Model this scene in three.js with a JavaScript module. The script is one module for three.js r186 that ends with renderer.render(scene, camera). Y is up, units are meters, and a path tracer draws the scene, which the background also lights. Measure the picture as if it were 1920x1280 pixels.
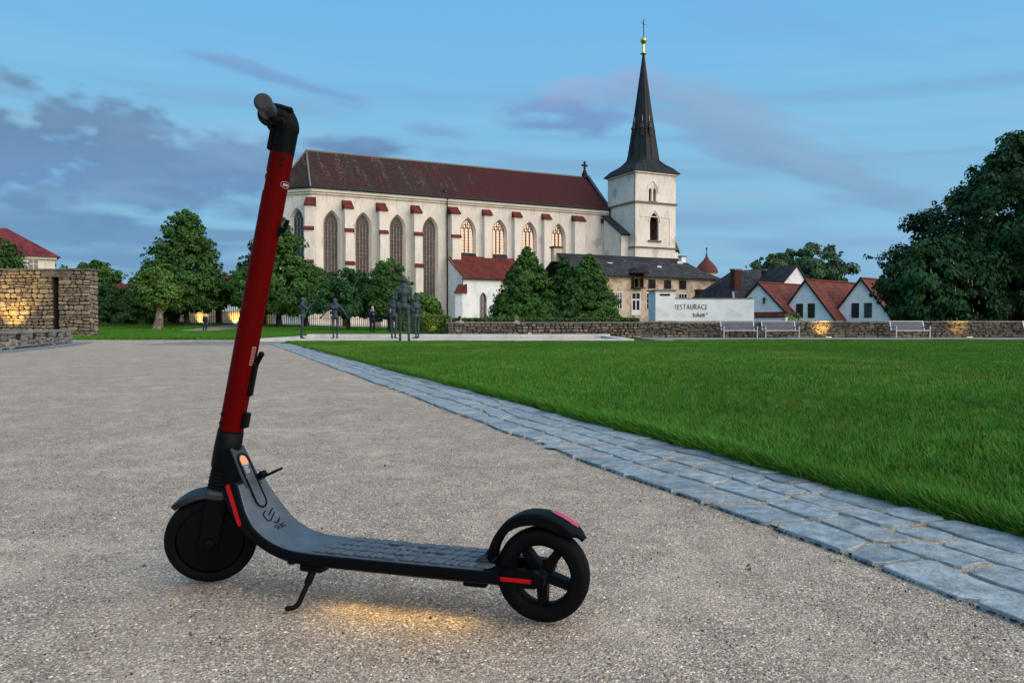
import * as THREE from 'three';
import { mergeGeometries, toCreasedNormals } from 'three/addons/utils/BufferGeometryUtils.js';
import { RoundedBoxGeometry } from 'three/addons/geometries/RoundedBoxGeometry.js';
import { TextGeometry } from 'three/addons/geometries/TextGeometry.js';
import { FontLoader } from 'three/addons/loaders/FontLoader.js';
import { MarchingCubes } from 'three/addons/objects/MarchingCubes.js';

// ------------------------------------------------------------------ camera, sky, sun, exposure
const scene = new THREE.Scene();
const camera = new THREE.PerspectiveCamera(47.84, 1024 / 682, 0.05, 900);
camera.position.set(0, 0.6, 0);
camera.lookAt(0, 0.6 - 32 / 1443, -1);
const renderer = new THREE.WebGLRenderer();
renderer.toneMapping = THREE.LinearToneMapping;
renderer.toneMappingExposure = 1.05;
renderer.shadowMap.enabled = true;

const SUN_DIR = new THREE.Vector3(0.72, 0.42, 0.56).normalize();   // the afterglow stands behind the camera, to its right
const sun = new THREE.DirectionalLight(0xffe2c4, 0.55);
sun.position.copy(SUN_DIR).multiplyScalar(200);
sun.castShadow = true;
sun.shadow.radius = 75;
Object.assign(sun.shadow.camera, { left: -70, right: 70, top: 70, bottom: -70, far: 500 });
scene.add(sun, sun.target);

// ------------------------------------------------------------------ random numbers and noise
function rng(seed) { let a = seed >>> 0; return () => { a = (a + 0x6D2B79F5) | 0; let t = Math.imul(a ^ (a >>> 15), 1 | a); t = (t + Math.imul(t ^ (t >>> 7), 61 | t)) ^ t; return ((t ^ (t >>> 14)) >>> 0) / 4294967296; }; }
const hash2 = (x, y, s = 0) => { let h = (Math.imul(x, 374761393) + Math.imul(y, 668265263) + Math.imul(s, 1274126177)) | 0; h = Math.imul(h ^ (h >>> 13), 1274126177); return ((h ^ (h >>> 16)) >>> 0) / 4294967296; };
function noise2(x, y, s = 0, wrap = 0) {
  const xi = Math.floor(x), yi = Math.floor(y); let fx = x - xi, fy = y - yi;
  fx = fx * fx * (3 - 2 * fx); fy = fy * fy * (3 - 2 * fy);
  let x0 = xi, x1 = xi + 1, y0 = yi, y1 = yi + 1;
  if (wrap) { x0 = ((x0 % wrap) + wrap) % wrap; x1 = (x0 + 1) % wrap; y0 = ((y0 % wrap) + wrap) % wrap; y1 = (y0 + 1) % wrap; }
  const a = hash2(x0, y0, s), b = hash2(x1, y0, s), c = hash2(x0, y1, s), d = hash2(x1, y1, s);
  return a + (b - a) * fx + (c - a) * fy + (a - b - c + d) * fx * fy;
}
function fbm(x, y, o = 4, s = 0, wrap = 0) { let v = 0, a = 0.5, t = 0; for (let i = 0; i < o; i++) { v += a * noise2(x, y, s + i, wrap); t += a; a *= 0.5; x *= 2; y *= 2; wrap *= 2; } return v / t; }
const clamp = (v, a = 0, b = 1) => Math.min(b, Math.max(a, v));
const sstep = (a, b, v) => { const t = clamp((v - a) / (b - a)); return t * t * (3 - 2 * t); };
const lerp = (a, b, t) => a + (b - a) * t;
const lin = (c) => (c /= 255) <= 0.04045 ? c / 12.92 : ((c + 0.055) / 1.055) ** 2.4;
const L3 = (r, g, b) => [lin(r), lin(g), lin(b)];

// ------------------------------------------------------------------ sky: dusk air with drifting clouds, afterglow behind the camera
{
  const W = 3072, H = 1536, data = new Float32Array(W * H * 4);
  const zen = L3(92, 162, 222), high = L3(108, 178, 229), mid = L3(132, 188, 220), low = L3(146, 188, 210);
  const glowHi = [2.25, 1.98, 1.78], glowLo = [2.8, 1.8, 1.18];
  const sunAz = Math.atan2(SUN_DIR.x, -SUN_DIR.z);
  // [azimuth, elevation, half width, half height (degrees), tilt, weight, colour low, colour high, noise stretch]
  const cl = [
    [-31, 10.6, 10.5, 3.2, -0.05, 1.25, [80, 114, 152], [108, 140, 174], 0.8],
    [-30, 6.6, 15, 2.4, 0.02, 0.9, [88, 128, 168], [118, 158, 192], 2.6],
    [-20, 10.4, 6, 2.0, -0.05, 0.95, [92, 128, 168], [118, 156, 192], 1.4],
    [-25, 3.6, 13, 1.2, 0.0, 0.6, [104, 146, 184], [120, 160, 194], 3],
    [-10.3, 12.4, 4.6, 1.0, -0.02, 1.0, [86, 120, 162], [112, 148, 186], 1.5],
    [-18.2, 17.2, 3.6, 0.42, -0.17, 0.8, [112, 150, 198], [122, 160, 206], 2],
    [-12.3, 16.0, 3.2, 0.42, -0.17, 0.72, [112, 150, 198], [122, 160, 206], 2],
    [-5.6, 13.9, 2.0, 0.45, -0.1, 0.6, [110, 150, 198], [122, 160, 206], 1.6],
    [4.6, 15.2, 4.4, 1.2, -0.05, 0.8, [104, 138, 190], [128, 154, 200], 1.3],
    [7.0, 16.9, 3.6, 0.9, 0.12, 0.55, [140, 162, 200], [160, 168, 202], 1.4],
    [15, 14.2, 7, 1.7, -0.42, 0.8, [124, 160, 196], [138, 172, 204], 2.2],
    [21.5, 10.9, 7, 1.6, -0.42, 0.85, [120, 158, 192], [136, 172, 203], 2.2],
    [26.5, 8.6, 3.4, 1.0, -0.1, 0.7, [118, 158, 194], [134, 172, 204], 1.6],
    [13, 8.6, 8, 1.3, -0.1, 0.5, [124, 166, 206], [140, 178, 212], 2.4],
    [18, 5.6, 12, 0.9, -0.04, 0.62, [104, 150, 198], [124, 166, 208], 3],
    [22, 3.4, 15, 0.9, 0, 0.45, [108, 154, 200], [124, 166, 206], 3],
    [-22, 24, 9, 1.0, -0.1, 0.3, [112, 160, 214], [116, 164, 216], 2.2],
    [18, 21, 9, 1.6, -0.3, 0.35, [118, 168, 220], [122, 170, 222], 2.2],
  ].map((c) => { c[6] = L3(...c[6]); c[7] = L3(...c[7]); return c; });
  for (let j = 0; j < H; j++) {
    const th = ((j + 0.5) / H - 0.5) * Math.PI, y = Math.sin(th), ch = Math.cos(th), el = th * 180 / Math.PI;
    for (let i = 0; i < W; i++) {
      const k = (j * W + i) * 4; data[k + 3] = 1;
      if (y < -0.02) { data[k] = 0.08; data[k + 1] = 0.085; data[k + 2] = 0.08; continue; }
      const ph = ((i + 0.5) / W - 0.5) * Math.PI * 2, x = Math.cos(ph) * ch, z = Math.sin(ph) * ch;
      const az = Math.atan2(x, -z), azd = az * 180 / Math.PI;
      const a = sstep(0, 9, el), b = sstep(8, 26, el), c = sstep(26, 80, el);
      let r = lerp(lerp(lerp(low[0], mid[0], a), high[0], b), zen[0], c), g = lerp(lerp(lerp(low[1], mid[1], a), high[1], b), zen[1], c), bl = lerp(lerp(lerp(low[2], mid[2], a), high[2], b), zen[2], c);
      // toward the side where the sun went down the air is brighter and warmer
      const cosg = Math.cos(az - sunAz) * ch * 0.92 + y * 0.38;
      const w = sstep(0.22, 0.98, cosg), lo = Math.exp(-Math.max(0, el) / 16);
      r += w * lerp(glowHi[0], glowLo[0], lo); g += w * lerp(glowHi[1], glowLo[1], lo); bl += w * lerp(glowHi[2], glowLo[2], lo);
      if (el < 22) {   // thin level veils low in the sky, all round
        const vx = Math.cos(az) * 7, vy = Math.sin(az) * 7, n = fbm(vx * 0.55 + vy * 0.31 + 60, el * 0.62 + vy * 0.2 + 30, 5, 701), f = sstep(22, 9, el) * (1 - w), dk = sstep(0.5, 0.72, n) * 0.6 * f, lt = sstep(0.5, 0.3, n) * 0.4 * f;
        r = lerp(lerp(r, 0.19, dk), 0.33, lt); g = lerp(lerp(g, 0.33, dk), 0.53, lt); bl = lerp(lerp(bl, 0.52, dk), 0.68, lt);
      }
      if (el < 40 && Math.abs(azd) < 46) {
        for (const q of cl) {
          const dx = azd - q[0], dy = el - q[1] - q[4] * dx, mx = dx / q[2], my = dy / q[3], m2 = mx * mx + my * my;
          if (m2 > 6) continue;
          const n = fbm(azd * 0.42 / q[8] + 40, el * 1.25 + 17 + q[4] * -azd, 6, 3 + (q[0] | 0));
          const mk = Math.exp(-m2 * 0.55), t = clamp((mk * 1.3 + (n - 0.5) * 2.0 * sstep(0.03, 0.4, mk) - 0.42) * 1.35) ** 1.15 * q[5];
          const d = Math.min(0.94, t);
          const e = clamp(0.5 + my * 0.5 + (n - 0.5) * 1.2);
          let cr = lerp(q[6][0], q[7][0], e), cg = lerp(q[6][1], q[7][1], e), cb = lerp(q[6][2], q[7][2], e); const thin = sstep(13.5, 9.8, el), mean = (cr + cg + cb) / 3, up = Math.max(1, 1 + thin * (0.3 / mean - 1)); cr *= up; cg *= up; cb *= up;   // clouds low over the horizon are veiled by air
          r = lerp(r, cr, d); g = lerp(g, cg, d); bl = lerp(bl, cb, d);
        }
      }
      data[k] = r; data[k + 1] = g; data[k + 2] = bl;
    }
  }
  const sky = new THREE.DataTexture(data, W, H, THREE.RGBAFormat, THREE.FloatType);
  sky.mapping = THREE.EquirectangularReflectionMapping; sky.magFilter = THREE.LinearFilter; sky.minFilter = THREE.LinearFilter; sky.needsUpdate = true;
  scene.background = sky; scene.environment = sky;
}

// ------------------------------------------------------------------ helpers
const taken = {};
function numbered(name) { const n = taken[name] = (taken[name] ?? -1) + 1; return n ? `${name}_${String(n).padStart(3, '0')}` : name; }
function mesh(name, geo, mat, parent) {
  const g = Array.isArray(geo) ? merge(geo) : geo;
  const m = new THREE.Mesh(g, mat); m.name = parent ? name : numbered(name); m.castShadow = m.receiveShadow = true; (parent || scene).add(m); return m;
}
function merge(list) {
  const flat = list.map((g) => { const n = g.index ? g.toNonIndexed() : g; for (const k of Object.keys(n.attributes)) if (!['position', 'normal', 'uv'].includes(k)) n.deleteAttribute(k); if (!n.attributes.uv) n.setAttribute('uv', new THREE.BufferAttribute(new Float32Array(n.attributes.position.count * 2), 2)); return n; });
  return mergeGeometries(flat);
}
function thing(name, label, category, x = 0, y = 0, z = 0, turn = 0, group) {
  const o = new THREE.Group(); o.name = numbered(name); o.position.set(x, y, z); o.rotation.y = turn; o.userData = { label, category }; if (group) o.userData.group = group; scene.add(o); return o;
}
function tag(o, label, category, group, kind) { if (label) o.userData.label = label; if (category) o.userData.category = category; if (group) o.userData.group = group; if (kind) o.userData.kind = kind; return o; }
function sub(name, parent, x = 0, y = 0, z = 0, turn = 0) { const o = new THREE.Group(); o.name = name; o.position.set(x, y, z); o.rotation.y = turn; parent.add(o); return o; }
// box by its ranges; uv in metres
function bx(x0, x1, y0, y1, z0, z1) { const g = new THREE.BoxGeometry(Math.abs(x1 - x0), Math.abs(y1 - y0), Math.abs(z1 - z0)); g.translate((x0 + x1) / 2, (y0 + y1) / 2, (z0 + z1) / 2); return muv(g); }
function rbx(w, h, d, r, x = 0, y = 0, z = 0, seg = 2) { const g = new RoundedBoxGeometry(w, h, d, seg, r); g.translate(x, y, z); return muv(g); }
function muv(geo) {   // planar uv in metres by the way each face points
  const g = geo.index ? geo.toNonIndexed() : geo, p = g.attributes.position, uv = new Float32Array(p.count * 2), a = new THREE.Vector3(), b = new THREE.Vector3(), c = new THREE.Vector3();
  for (let i = 0; i < p.count; i += 3) {
    a.fromBufferAttribute(p, i); b.fromBufferAttribute(p, i + 1); c.fromBufferAttribute(p, i + 2);
    const n = b.clone().sub(a).cross(c.clone().sub(a)), ax = Math.abs(n.x), ay = Math.abs(n.y), az = Math.abs(n.z);
    [a, b, c].forEach((v, k) => { const q = (i + k) * 2; if (ay > ax && ay > az) { uv[q] = v.x; uv[q + 1] = v.z; } else if (ax > az) { uv[q] = v.z; uv[q + 1] = v.y; } else { uv[q] = v.x; uv[q + 1] = v.y; } });
  }
  g.setAttribute('uv', new THREE.BufferAttribute(uv, 2)); return g;
}
function polyGeo(tris) { // list of triangles or quads of [x,y,z]
  const v = []; for (const f of tris) for (let i = 1; i + 1 < f.length; i++) v.push(...f[0], ...f[i], ...f[i + 1]);
  const g = new THREE.BufferGeometry(); g.setAttribute('position', new THREE.Float32BufferAttribute(v, 3)); g.computeVertexNormals(); return muv(g);
}
function tube(pts, r, seg = 24, rad = 8, closed = false) { return new THREE.TubeGeometry(new THREE.CatmullRomCurve3(pts.map((p) => new THREE.Vector3(...p)), closed, 'centripetal'), seg, r, rad, closed); }
function rod(a, b, r0, r1 = r0, rad = 8) { const A = new THREE.Vector3(...a), B = new THREE.Vector3(...b), d = B.clone().sub(A), g = new THREE.CylinderGeometry(r1, r0, d.length(), rad); g.applyQuaternion(new THREE.Quaternion().setFromUnitVectors(new THREE.Vector3(0, 1, 0), d.clone().normalize())); g.translate(...A.add(B).multiplyScalar(0.5).toArray()); return g; }
// a bar of rectangular section from a to b
function bar(a, b, w, h) { const A = new THREE.Vector3(...a), B = new THREE.Vector3(...b), d = B.clone().sub(A), g = new THREE.BoxGeometry(w, d.length(), h); g.applyQuaternion(new THREE.Quaternion().setFromUnitVectors(new THREE.Vector3(0, 1, 0), d.normalize())); g.translate(...A.add(B).multiplyScalar(0.5).toArray()); return g; }
function shapeGeo(pts, depth, holes = []) { const s = new THREE.Shape(pts.map((p) => new THREE.Vector2(...p))); for (const h of holes) s.holes.push(new THREE.Path(h.map((p) => new THREE.Vector2(...p)))); return new THREE.ExtrudeGeometry(s, { depth, bevelEnabled: false }); }
const font = await new FontLoader().loadAsync('fonts/droid/droid_sans_regular.typeface.json');
const fontB = await new FontLoader().loadAsync('fonts/droid/droid_sans_bold.typeface.json');
const fontS = await new FontLoader().loadAsync('fonts/droid/droid_serif_bold.typeface.json');

// textures: f(u, v, x, y) gives sRGB 0..255
function tex(W, H, f, srgb = true) {
  const d = new Uint8Array(W * H * 4);
  for (let y = 0; y < H; y++) for (let x = 0; x < W; x++) { const c = f(x / W, y / H, x, y), k = (y * W + x) * 4; d[k] = clamp(c[0], 0, 255); d[k + 1] = clamp(c[1], 0, 255); d[k + 2] = clamp(c[2], 0, 255); d[k + 3] = 255; }
  const t = new THREE.DataTexture(d, W, H); t.wrapS = t.wrapT = THREE.RepeatWrapping; t.magFilter = THREE.LinearFilter; t.minFilter = THREE.LinearMipmapLinearFilter; t.generateMipmaps = true; if (srgb) t.colorSpace = THREE.SRGBColorSpace; t.needsUpdate = true; return t;
}
const rep = (t, sx, sy = sx) => { const c = t.clone(); c.repeat.set(sx, sy); c.needsUpdate = true; return c; };
const mat = (o) => { const q = { roughness: 0.9, ...o }; return new THREE.MeshPhysicalMaterial({ specularIntensity: q.roughness >= 0.75 ? 0.35 : 1, ...q }); };
const rgb = (r, g, b) => new THREE.Color().setRGB(r, g, b);

// ------------------------------------------------------------------ shared materials
const T = {};
T.plaster = tex(1024, 1024, (u, v) => { const a = fbm(u * 6, v * 6, 5, 1, 6), b = fbm(u * 40, v * 12, 3, 9, 4), c = fbm(u * 90, v * 90, 2, 4, 90), d = sstep(0.56, 0.74, fbm(u * 5, v * 5, 5, 21, 5)); const k = 222 + (a - 0.5) * 34 + (b - 0.5) * 12 + (c - 0.5) * 12 - d * 30 - sstep(0.6, 0.72, fbm(u * 22, v * 5, 4, 27, 5)) * 16; return [k, k * 0.972, k * 0.912]; });
T.oldPlaster = tex(1024, 1024, (u, v) => { const a = fbm(u * 5, v * 5, 6, 31, 5), c = fbm(u * 60, v * 60, 3, 34, 60), d = sstep(0.5, 0.62, fbm(u * 7, v * 7, 6, 41, 7)), e = sstep(0.6, 0.7, fbm(u * 9, v * 4, 5, 51, 4)); const k = 196 + (a - 0.5) * 50 + (c - 0.5) * 22; return [k - d * 26 - e * 36, k * 0.93 - d * 30 - e * 42, k * 0.8 - d * 26 - e * 40]; });
T.fine = tex(512, 512, (u, v) => { const k = 128 + (fbm(u * 16, v * 16, 5, 61, 16) - 0.5) * 190; return [k, k, k]; }, false);
T.white = tex(512, 512, (u, v) => { const k = 236 + (fbm(u * 6, v * 6, 5, 75, 6) - 0.5) * 26 + (fbm(u * 50, v * 50, 2, 76, 50) - 0.5) * 10 - sstep(0.58, 0.72, fbm(u * 7, v * 7, 5, 78, 7)) * 12; return [k, k, k * 0.99]; });
T.spots = tex(512, 512, (u, v) => { const k = 205 + (fbm(u * 8, v * 8, 5, 71, 8) - 0.5) * 90; return [k, k, k]; });
// the long church roof: rows of plain tiles; the choir end dark with streaks of soot and lichen, the nave end red
T.roof = tex(2048, 512, (u, v, x, y) => {
  const row = Math.floor(v * 64), col = Math.floor(u * 300 + (row & 1) * 0.5), h = hash2(col, row, 5), h2 = hash2(col, row, 6);
  const st = fbm(u * 85, v * 1.1, 4, 81), st2 = fbm(u * 26, v * 1.0, 4, 86), old = sstep(0.66, 0.34, u + (fbm(u * 14, v * 3, 3, 90) - 0.5) * 0.3);
  let r = 58 + h * 13, g = 29 + h * 8, b = 29 + h2 * 7;
  const w = old * (0.78 + 1.5 * (st - 0.5) + 0.6 * (st2 - 0.5)), pale = old * sstep(0.5, 0.95, h) * sstep(0.5, 0.62, fbm(u * 110 + 40, v * 0.9, 3, 84)) * sstep(-0.1, 0.5, v);
  r = lerp(r, 44 + h * 20, clamp(w)); g = lerp(g, 36 + h * 16, clamp(w)); b = lerp(b, 33 + h * 13, clamp(w));
  r = lerp(r, 118, pale * 0.55); g = lerp(g, 108, pale * 0.55); b = lerp(b, 92, pale * 0.55);
  return [r, g, b];
});
T.redtile = tex(512, 512, (u, v) => { const row = Math.floor(v * 24), col = Math.floor(u * 24 + (row & 1) * 0.5) % 24, h = hash2(col, row, 15), n = fbm(u * 6, v * 6, 4, 91, 6); return [88 + h * 28 + (n - 0.5) * 40, 48 + h * 16 + (n - 0.5) * 24, 42 + h * 13 + (n - 0.5) * 18]; });
T.slate = tex(512, 512, (u, v) => { const row = Math.floor(v * 40), col = Math.floor(u * 32 + (row & 1) * 0.5) % 32, h = hash2(col, row, 25), n = fbm(u * 5, v * 5, 5, 101, 5), p = h > 0.975 ? 40 : 0; const k = 40 + h * 20 + (n - 0.5) * 44 + p; return [k, k * 1.0, k * 1.04]; });
T.copper = tex(512, 512, (u, v) => { const n = fbm(u * 8, v * 3, 5, 111, 3), m = fbm(u * 30, v * 6, 4, 116, 6); const k = 40 + (n - 0.5) * 40 + (m - 0.5) * 20; return [k * 0.8, k * 1.02, k * 1.02]; });
T.stone = tex(1024, 1024, (u, v) => { const a = fbm(u * 8, v * 8, 5, 121, 8), b = fbm(u * 60, v * 60, 3, 126, 60), c = sstep(0.55, 0.75, fbm(u * 12, v * 12, 4, 131, 12)); const k = 176 + (a - 0.5) * 90 + (b - 0.5) * 60; return [k - c * 20, k * 0.98 - c * 16, k * 0.95 - c * 8]; });
T.bark = tex(256, 256, (u, v) => { const k = 90 + (fbm(u * 14, v * 3, 5, 141, 3) - 0.5) * 110; return [k, k * 0.9, k * 0.78]; });
T.window = tex(256, 512, (u, v, x, y) => { const cx = Math.floor(u * 24), cy = Math.floor(v * 90), h = hash2(cx, cy, 35), e = (u * 24 % 1) < 0.2 || (v * 90 % 1) < 0.22; const k = e ? 34 : 62 + h * 46; return [k * 1.06, k * 0.93, k * 0.82]; });
T.asphalt = tex(512, 512, (u, v) => { const k = 142 + (fbm(u * 90, v * 90, 3, 151, 90) - 0.5) * 90 + (fbm(u * 5, v * 5, 4, 155, 5) - 0.5) * 30; return [k, k * 0.97, k * 0.93]; });
T.soil = tex(512, 512, (u, v) => { const n = fbm(u * 40, v * 40, 4, 161, 40), m = fbm(u * 6, v * 6, 4, 165, 6); return [34 + n * 30 + m * 10, 52 + n * 38 + m * 22, 16 + n * 20]; });
const M = {
  plaster: mat({ map: rep(T.plaster, 1 / 9), bumpMap: rep(T.fine, 1 / 3), bumpScale: 0.02, color: rgb(0.93, 0.93, 0.93) }),
  whiteWall: mat({ map: rep(T.white, 1 / 5), color: rgb(0.92, 0.95, 0.95), bumpMap: rep(T.fine, 1 / 2), bumpScale: 0.008 }),
  oldPlaster: mat({ map: rep(T.oldPlaster, 1 / 7), bumpMap: rep(T.fine, 1 / 2), bumpScale: 0.03 }),
  yellowWall: mat({ map: rep(T.spots, 1 / 6), color: rgb(0.85, 0.6, 0.26) }),
  roof: mat({ map: T.roof, bumpMap: rep(T.fine, 40, 12), bumpScale: 0.03, roughness: 0.95 }),
  redTile: mat({ map: rep(T.redtile, 1 / 4.3), bumpMap: rep(T.fine, 1), bumpScale: 0.015 }),
  capTile: mat({ map: rep(T.redtile, 1 / 3), color: rgb(0.8, 0.62, 0.58) }),
  pinkTile: mat({ map: rep(T.redtile, 1 / 5), color: rgb(0.9, 0.62, 0.95) }),
  slate: mat({ map: rep(T.slate, 1 / 6), roughness: 0.85, bumpMap: rep(T.fine, 1), bumpScale: 0.02 }),
  copper: mat({ map: rep(T.copper, 1 / 5), roughness: 0.6, metalness: 0.25 }),
  ironwork: mat({ color: rgb(0.012, 0.012, 0.013), roughness: 0.6, metalness: 0.3 }),
  gold: mat({ color: rgb(0.75, 0.52, 0.16), roughness: 0.3, metalness: 1 }),
  darkGlass: new THREE.MeshPhysicalMaterial({ color: rgb(0.02, 0.022, 0.024), roughness: 0.12, metalness: 0, clearcoat: 1, clearcoatRoughness: 0.06 }),
  leadGlass: mat({ map: T.window, roughness: 0.5, metalness: 0.2 }),
  glowGlass: new THREE.MeshPhysicalMaterial({ color: rgb(0.37, 0.28, 0.22), roughness: 0.1, metalness: 0.85, bumpMap: rep(T.fine, 1 / 2.2), bumpScale: 0.006 }),
  spire: mat({ map: rep(T.copper, 1 / 5), color: rgb(0.5, 0.5, 0.5), roughness: 0.6, specularIntensity: 0.5 }),
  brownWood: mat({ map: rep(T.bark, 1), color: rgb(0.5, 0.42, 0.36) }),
  sandstone: mat({ map: rep(T.stone, 1 / 2), color: rgb(0.4, 0.36, 0.3) }),
  greyStone: mat({ map: rep(T.stone, 1 / 2), color: rgb(0.5, 0.5, 0.5), bumpMap: rep(T.fine, 1), bumpScale: 0.01 }),
  kerbStone: mat({ map: rep(T.white, 1 / 2), color: rgb(0.68, 0.66, 0.63) }),
  darkStone: mat({ map: rep(T.stone, 1 / 2), color: rgb(0.06, 0.06, 0.06) }),
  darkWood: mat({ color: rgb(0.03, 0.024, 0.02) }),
  whiteFrame: mat({ color: rgb(0.7, 0.7, 0.68), roughness: 0.6 }),
  brick: mat({ map: rep(T.redtile, 1 / 1.2), color: rgb(0.5, 0.66, 0.66) }),
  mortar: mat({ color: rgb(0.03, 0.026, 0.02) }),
  bark: mat({ map: rep(T.bark, 1), color: rgb(0.42, 0.42, 0.42), bumpMap: rep(T.bark, 1), bumpScale: 0.02 }),
  greyBark: mat({ map: rep(T.bark, 1), color: rgb(1.5, 1.5, 1.5), bumpMap: rep(T.bark, 1), bumpScale: 0.02 }),
  bronze: mat({ map: rep(T.spots, 3), color: rgb(0.055, 0.088, 0.098), roughness: 0.62, metalness: 0.35, bumpMap: rep(T.fine, 5), bumpScale: 0.012 }),
  steel: mat({ color: rgb(0.36, 0.38, 0.4), roughness: 0.42, metalness: 0.75 }),
  asphalt: mat({ map: rep(T.asphalt, 1 / 2), color: rgb(0.9, 0.88, 0.86) }),
};

// ------------------------------------------------------------------ terrain: flat garden, rising a little to the street behind the fence
const Hgt = (x, d) => sstep(58, 76, d) * lerp(0.62, 0.26, sstep(-30, -12, x));
function sheet(name, x0, x1, d0, d1, y, nx, nd, m, uvs = 1) {
  const g = new THREE.PlaneGeometry(1, 1, nx, nd), p = g.attributes.position, uv = g.attributes.uv;
  for (let i = 0; i < p.count; i++) { const x = lerp(x0, x1, p.getX(i) + 0.5), d = lerp(d0, d1, p.getY(i) + 0.5); p.setXYZ(i, x, y + Hgt(x, d), -d); uv.setXY(i, x * uvs, d * uvs); }
  g.computeVertexNormals(); const o = mesh(name, g, m); o.userData.kind = 'structure'; return o;
}
const meadow = mat({ map: rep(T.soil, 1 / 3), roughness: 1 });
tag(sheet('ground', -400, 400, -60, 700, -0.03, 160, 200, meadow), 'level earth and grass ground under the garden', 'ground');

// gravel: fine crushed stone with grains of many tones
{
  const S = 2048, R = rng(7), col = new Float32Array(S * S), tint = new Float32Array(S * S), hgt = new Float32Array(S * S);
  for (let y = 0; y < S; y++) for (let x = 0; x < S; x++) { const k = y * S + x; col[k] = 118 + (noise2(x / 2.2, y / 2.2, 3, 0) - 0.5) * 80; hgt[k] = 40 + noise2(x / 3, y / 3, 8) * 40; }
  for (let n = 0; n < 380000; n++) {
    const cx = R() * S, cy = R() * S, r = 0.9 + R() * R() * 2.7, e = 0.55 + R() * 0.45, an = R() * 6.28, ca = Math.cos(an), sa = Math.sin(an), q = R();
    const b = q < 0.1 ? 62 + R() * 40 : q > 0.955 ? 205 + R() * 40 : 122 + R() * 72, t = (R() - 0.5) * 2, h = 90 + R() * 150, ri = Math.ceil(r);
    for (let dy = -ri; dy <= ri; dy++) for (let dx = -ri; dx <= ri; dx++) {
      const u = (dx * ca + dy * sa) / r, v = (-dx * sa + dy * ca) / (r * e), d2 = u * u + v * v; if (d2 > 1) continue;
      const k = (((cy + dy) | 0) + S) % S * S + (((cx + dx) | 0) + S) % S, hh = h * Math.sqrt(1 - d2 * 0.8); if (hh < hgt[k] - 60) continue;
      col[k] = b; tint[k] = t; hgt[k] = hh;
    }
  }
  const map = tex(S, S, (u, v, x, y) => { const k = y * S + x, dust = sstep(0.4, 0.75, fbm(u * 11, v * 11, 4, 221, 11)), c = lerp(col[k], 152, dust * 0.3) * (1.03 + (fbm(u * 40, v * 40, 3, 231, 40) - 0.5) * 0.2 + (dust - 0.4) * 0.05), t = tint[k]; return [c * 1.2 + t * 9, c * 1.08 + t * 2, c * 0.94 - t * 7]; });
  const bump = tex(S, S, (u, v, x, y) => { const h = hgt[y * S + x]; return [h, h, h]; }, false);
  T.gravel = map;
  M.gravel = mat({ map: rep(map, 1 / 2.3), bumpMap: rep(bump, 1 / 2.3), bumpScale: 0.0045, roughness: 0.95, vertexColors: true });
}
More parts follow.
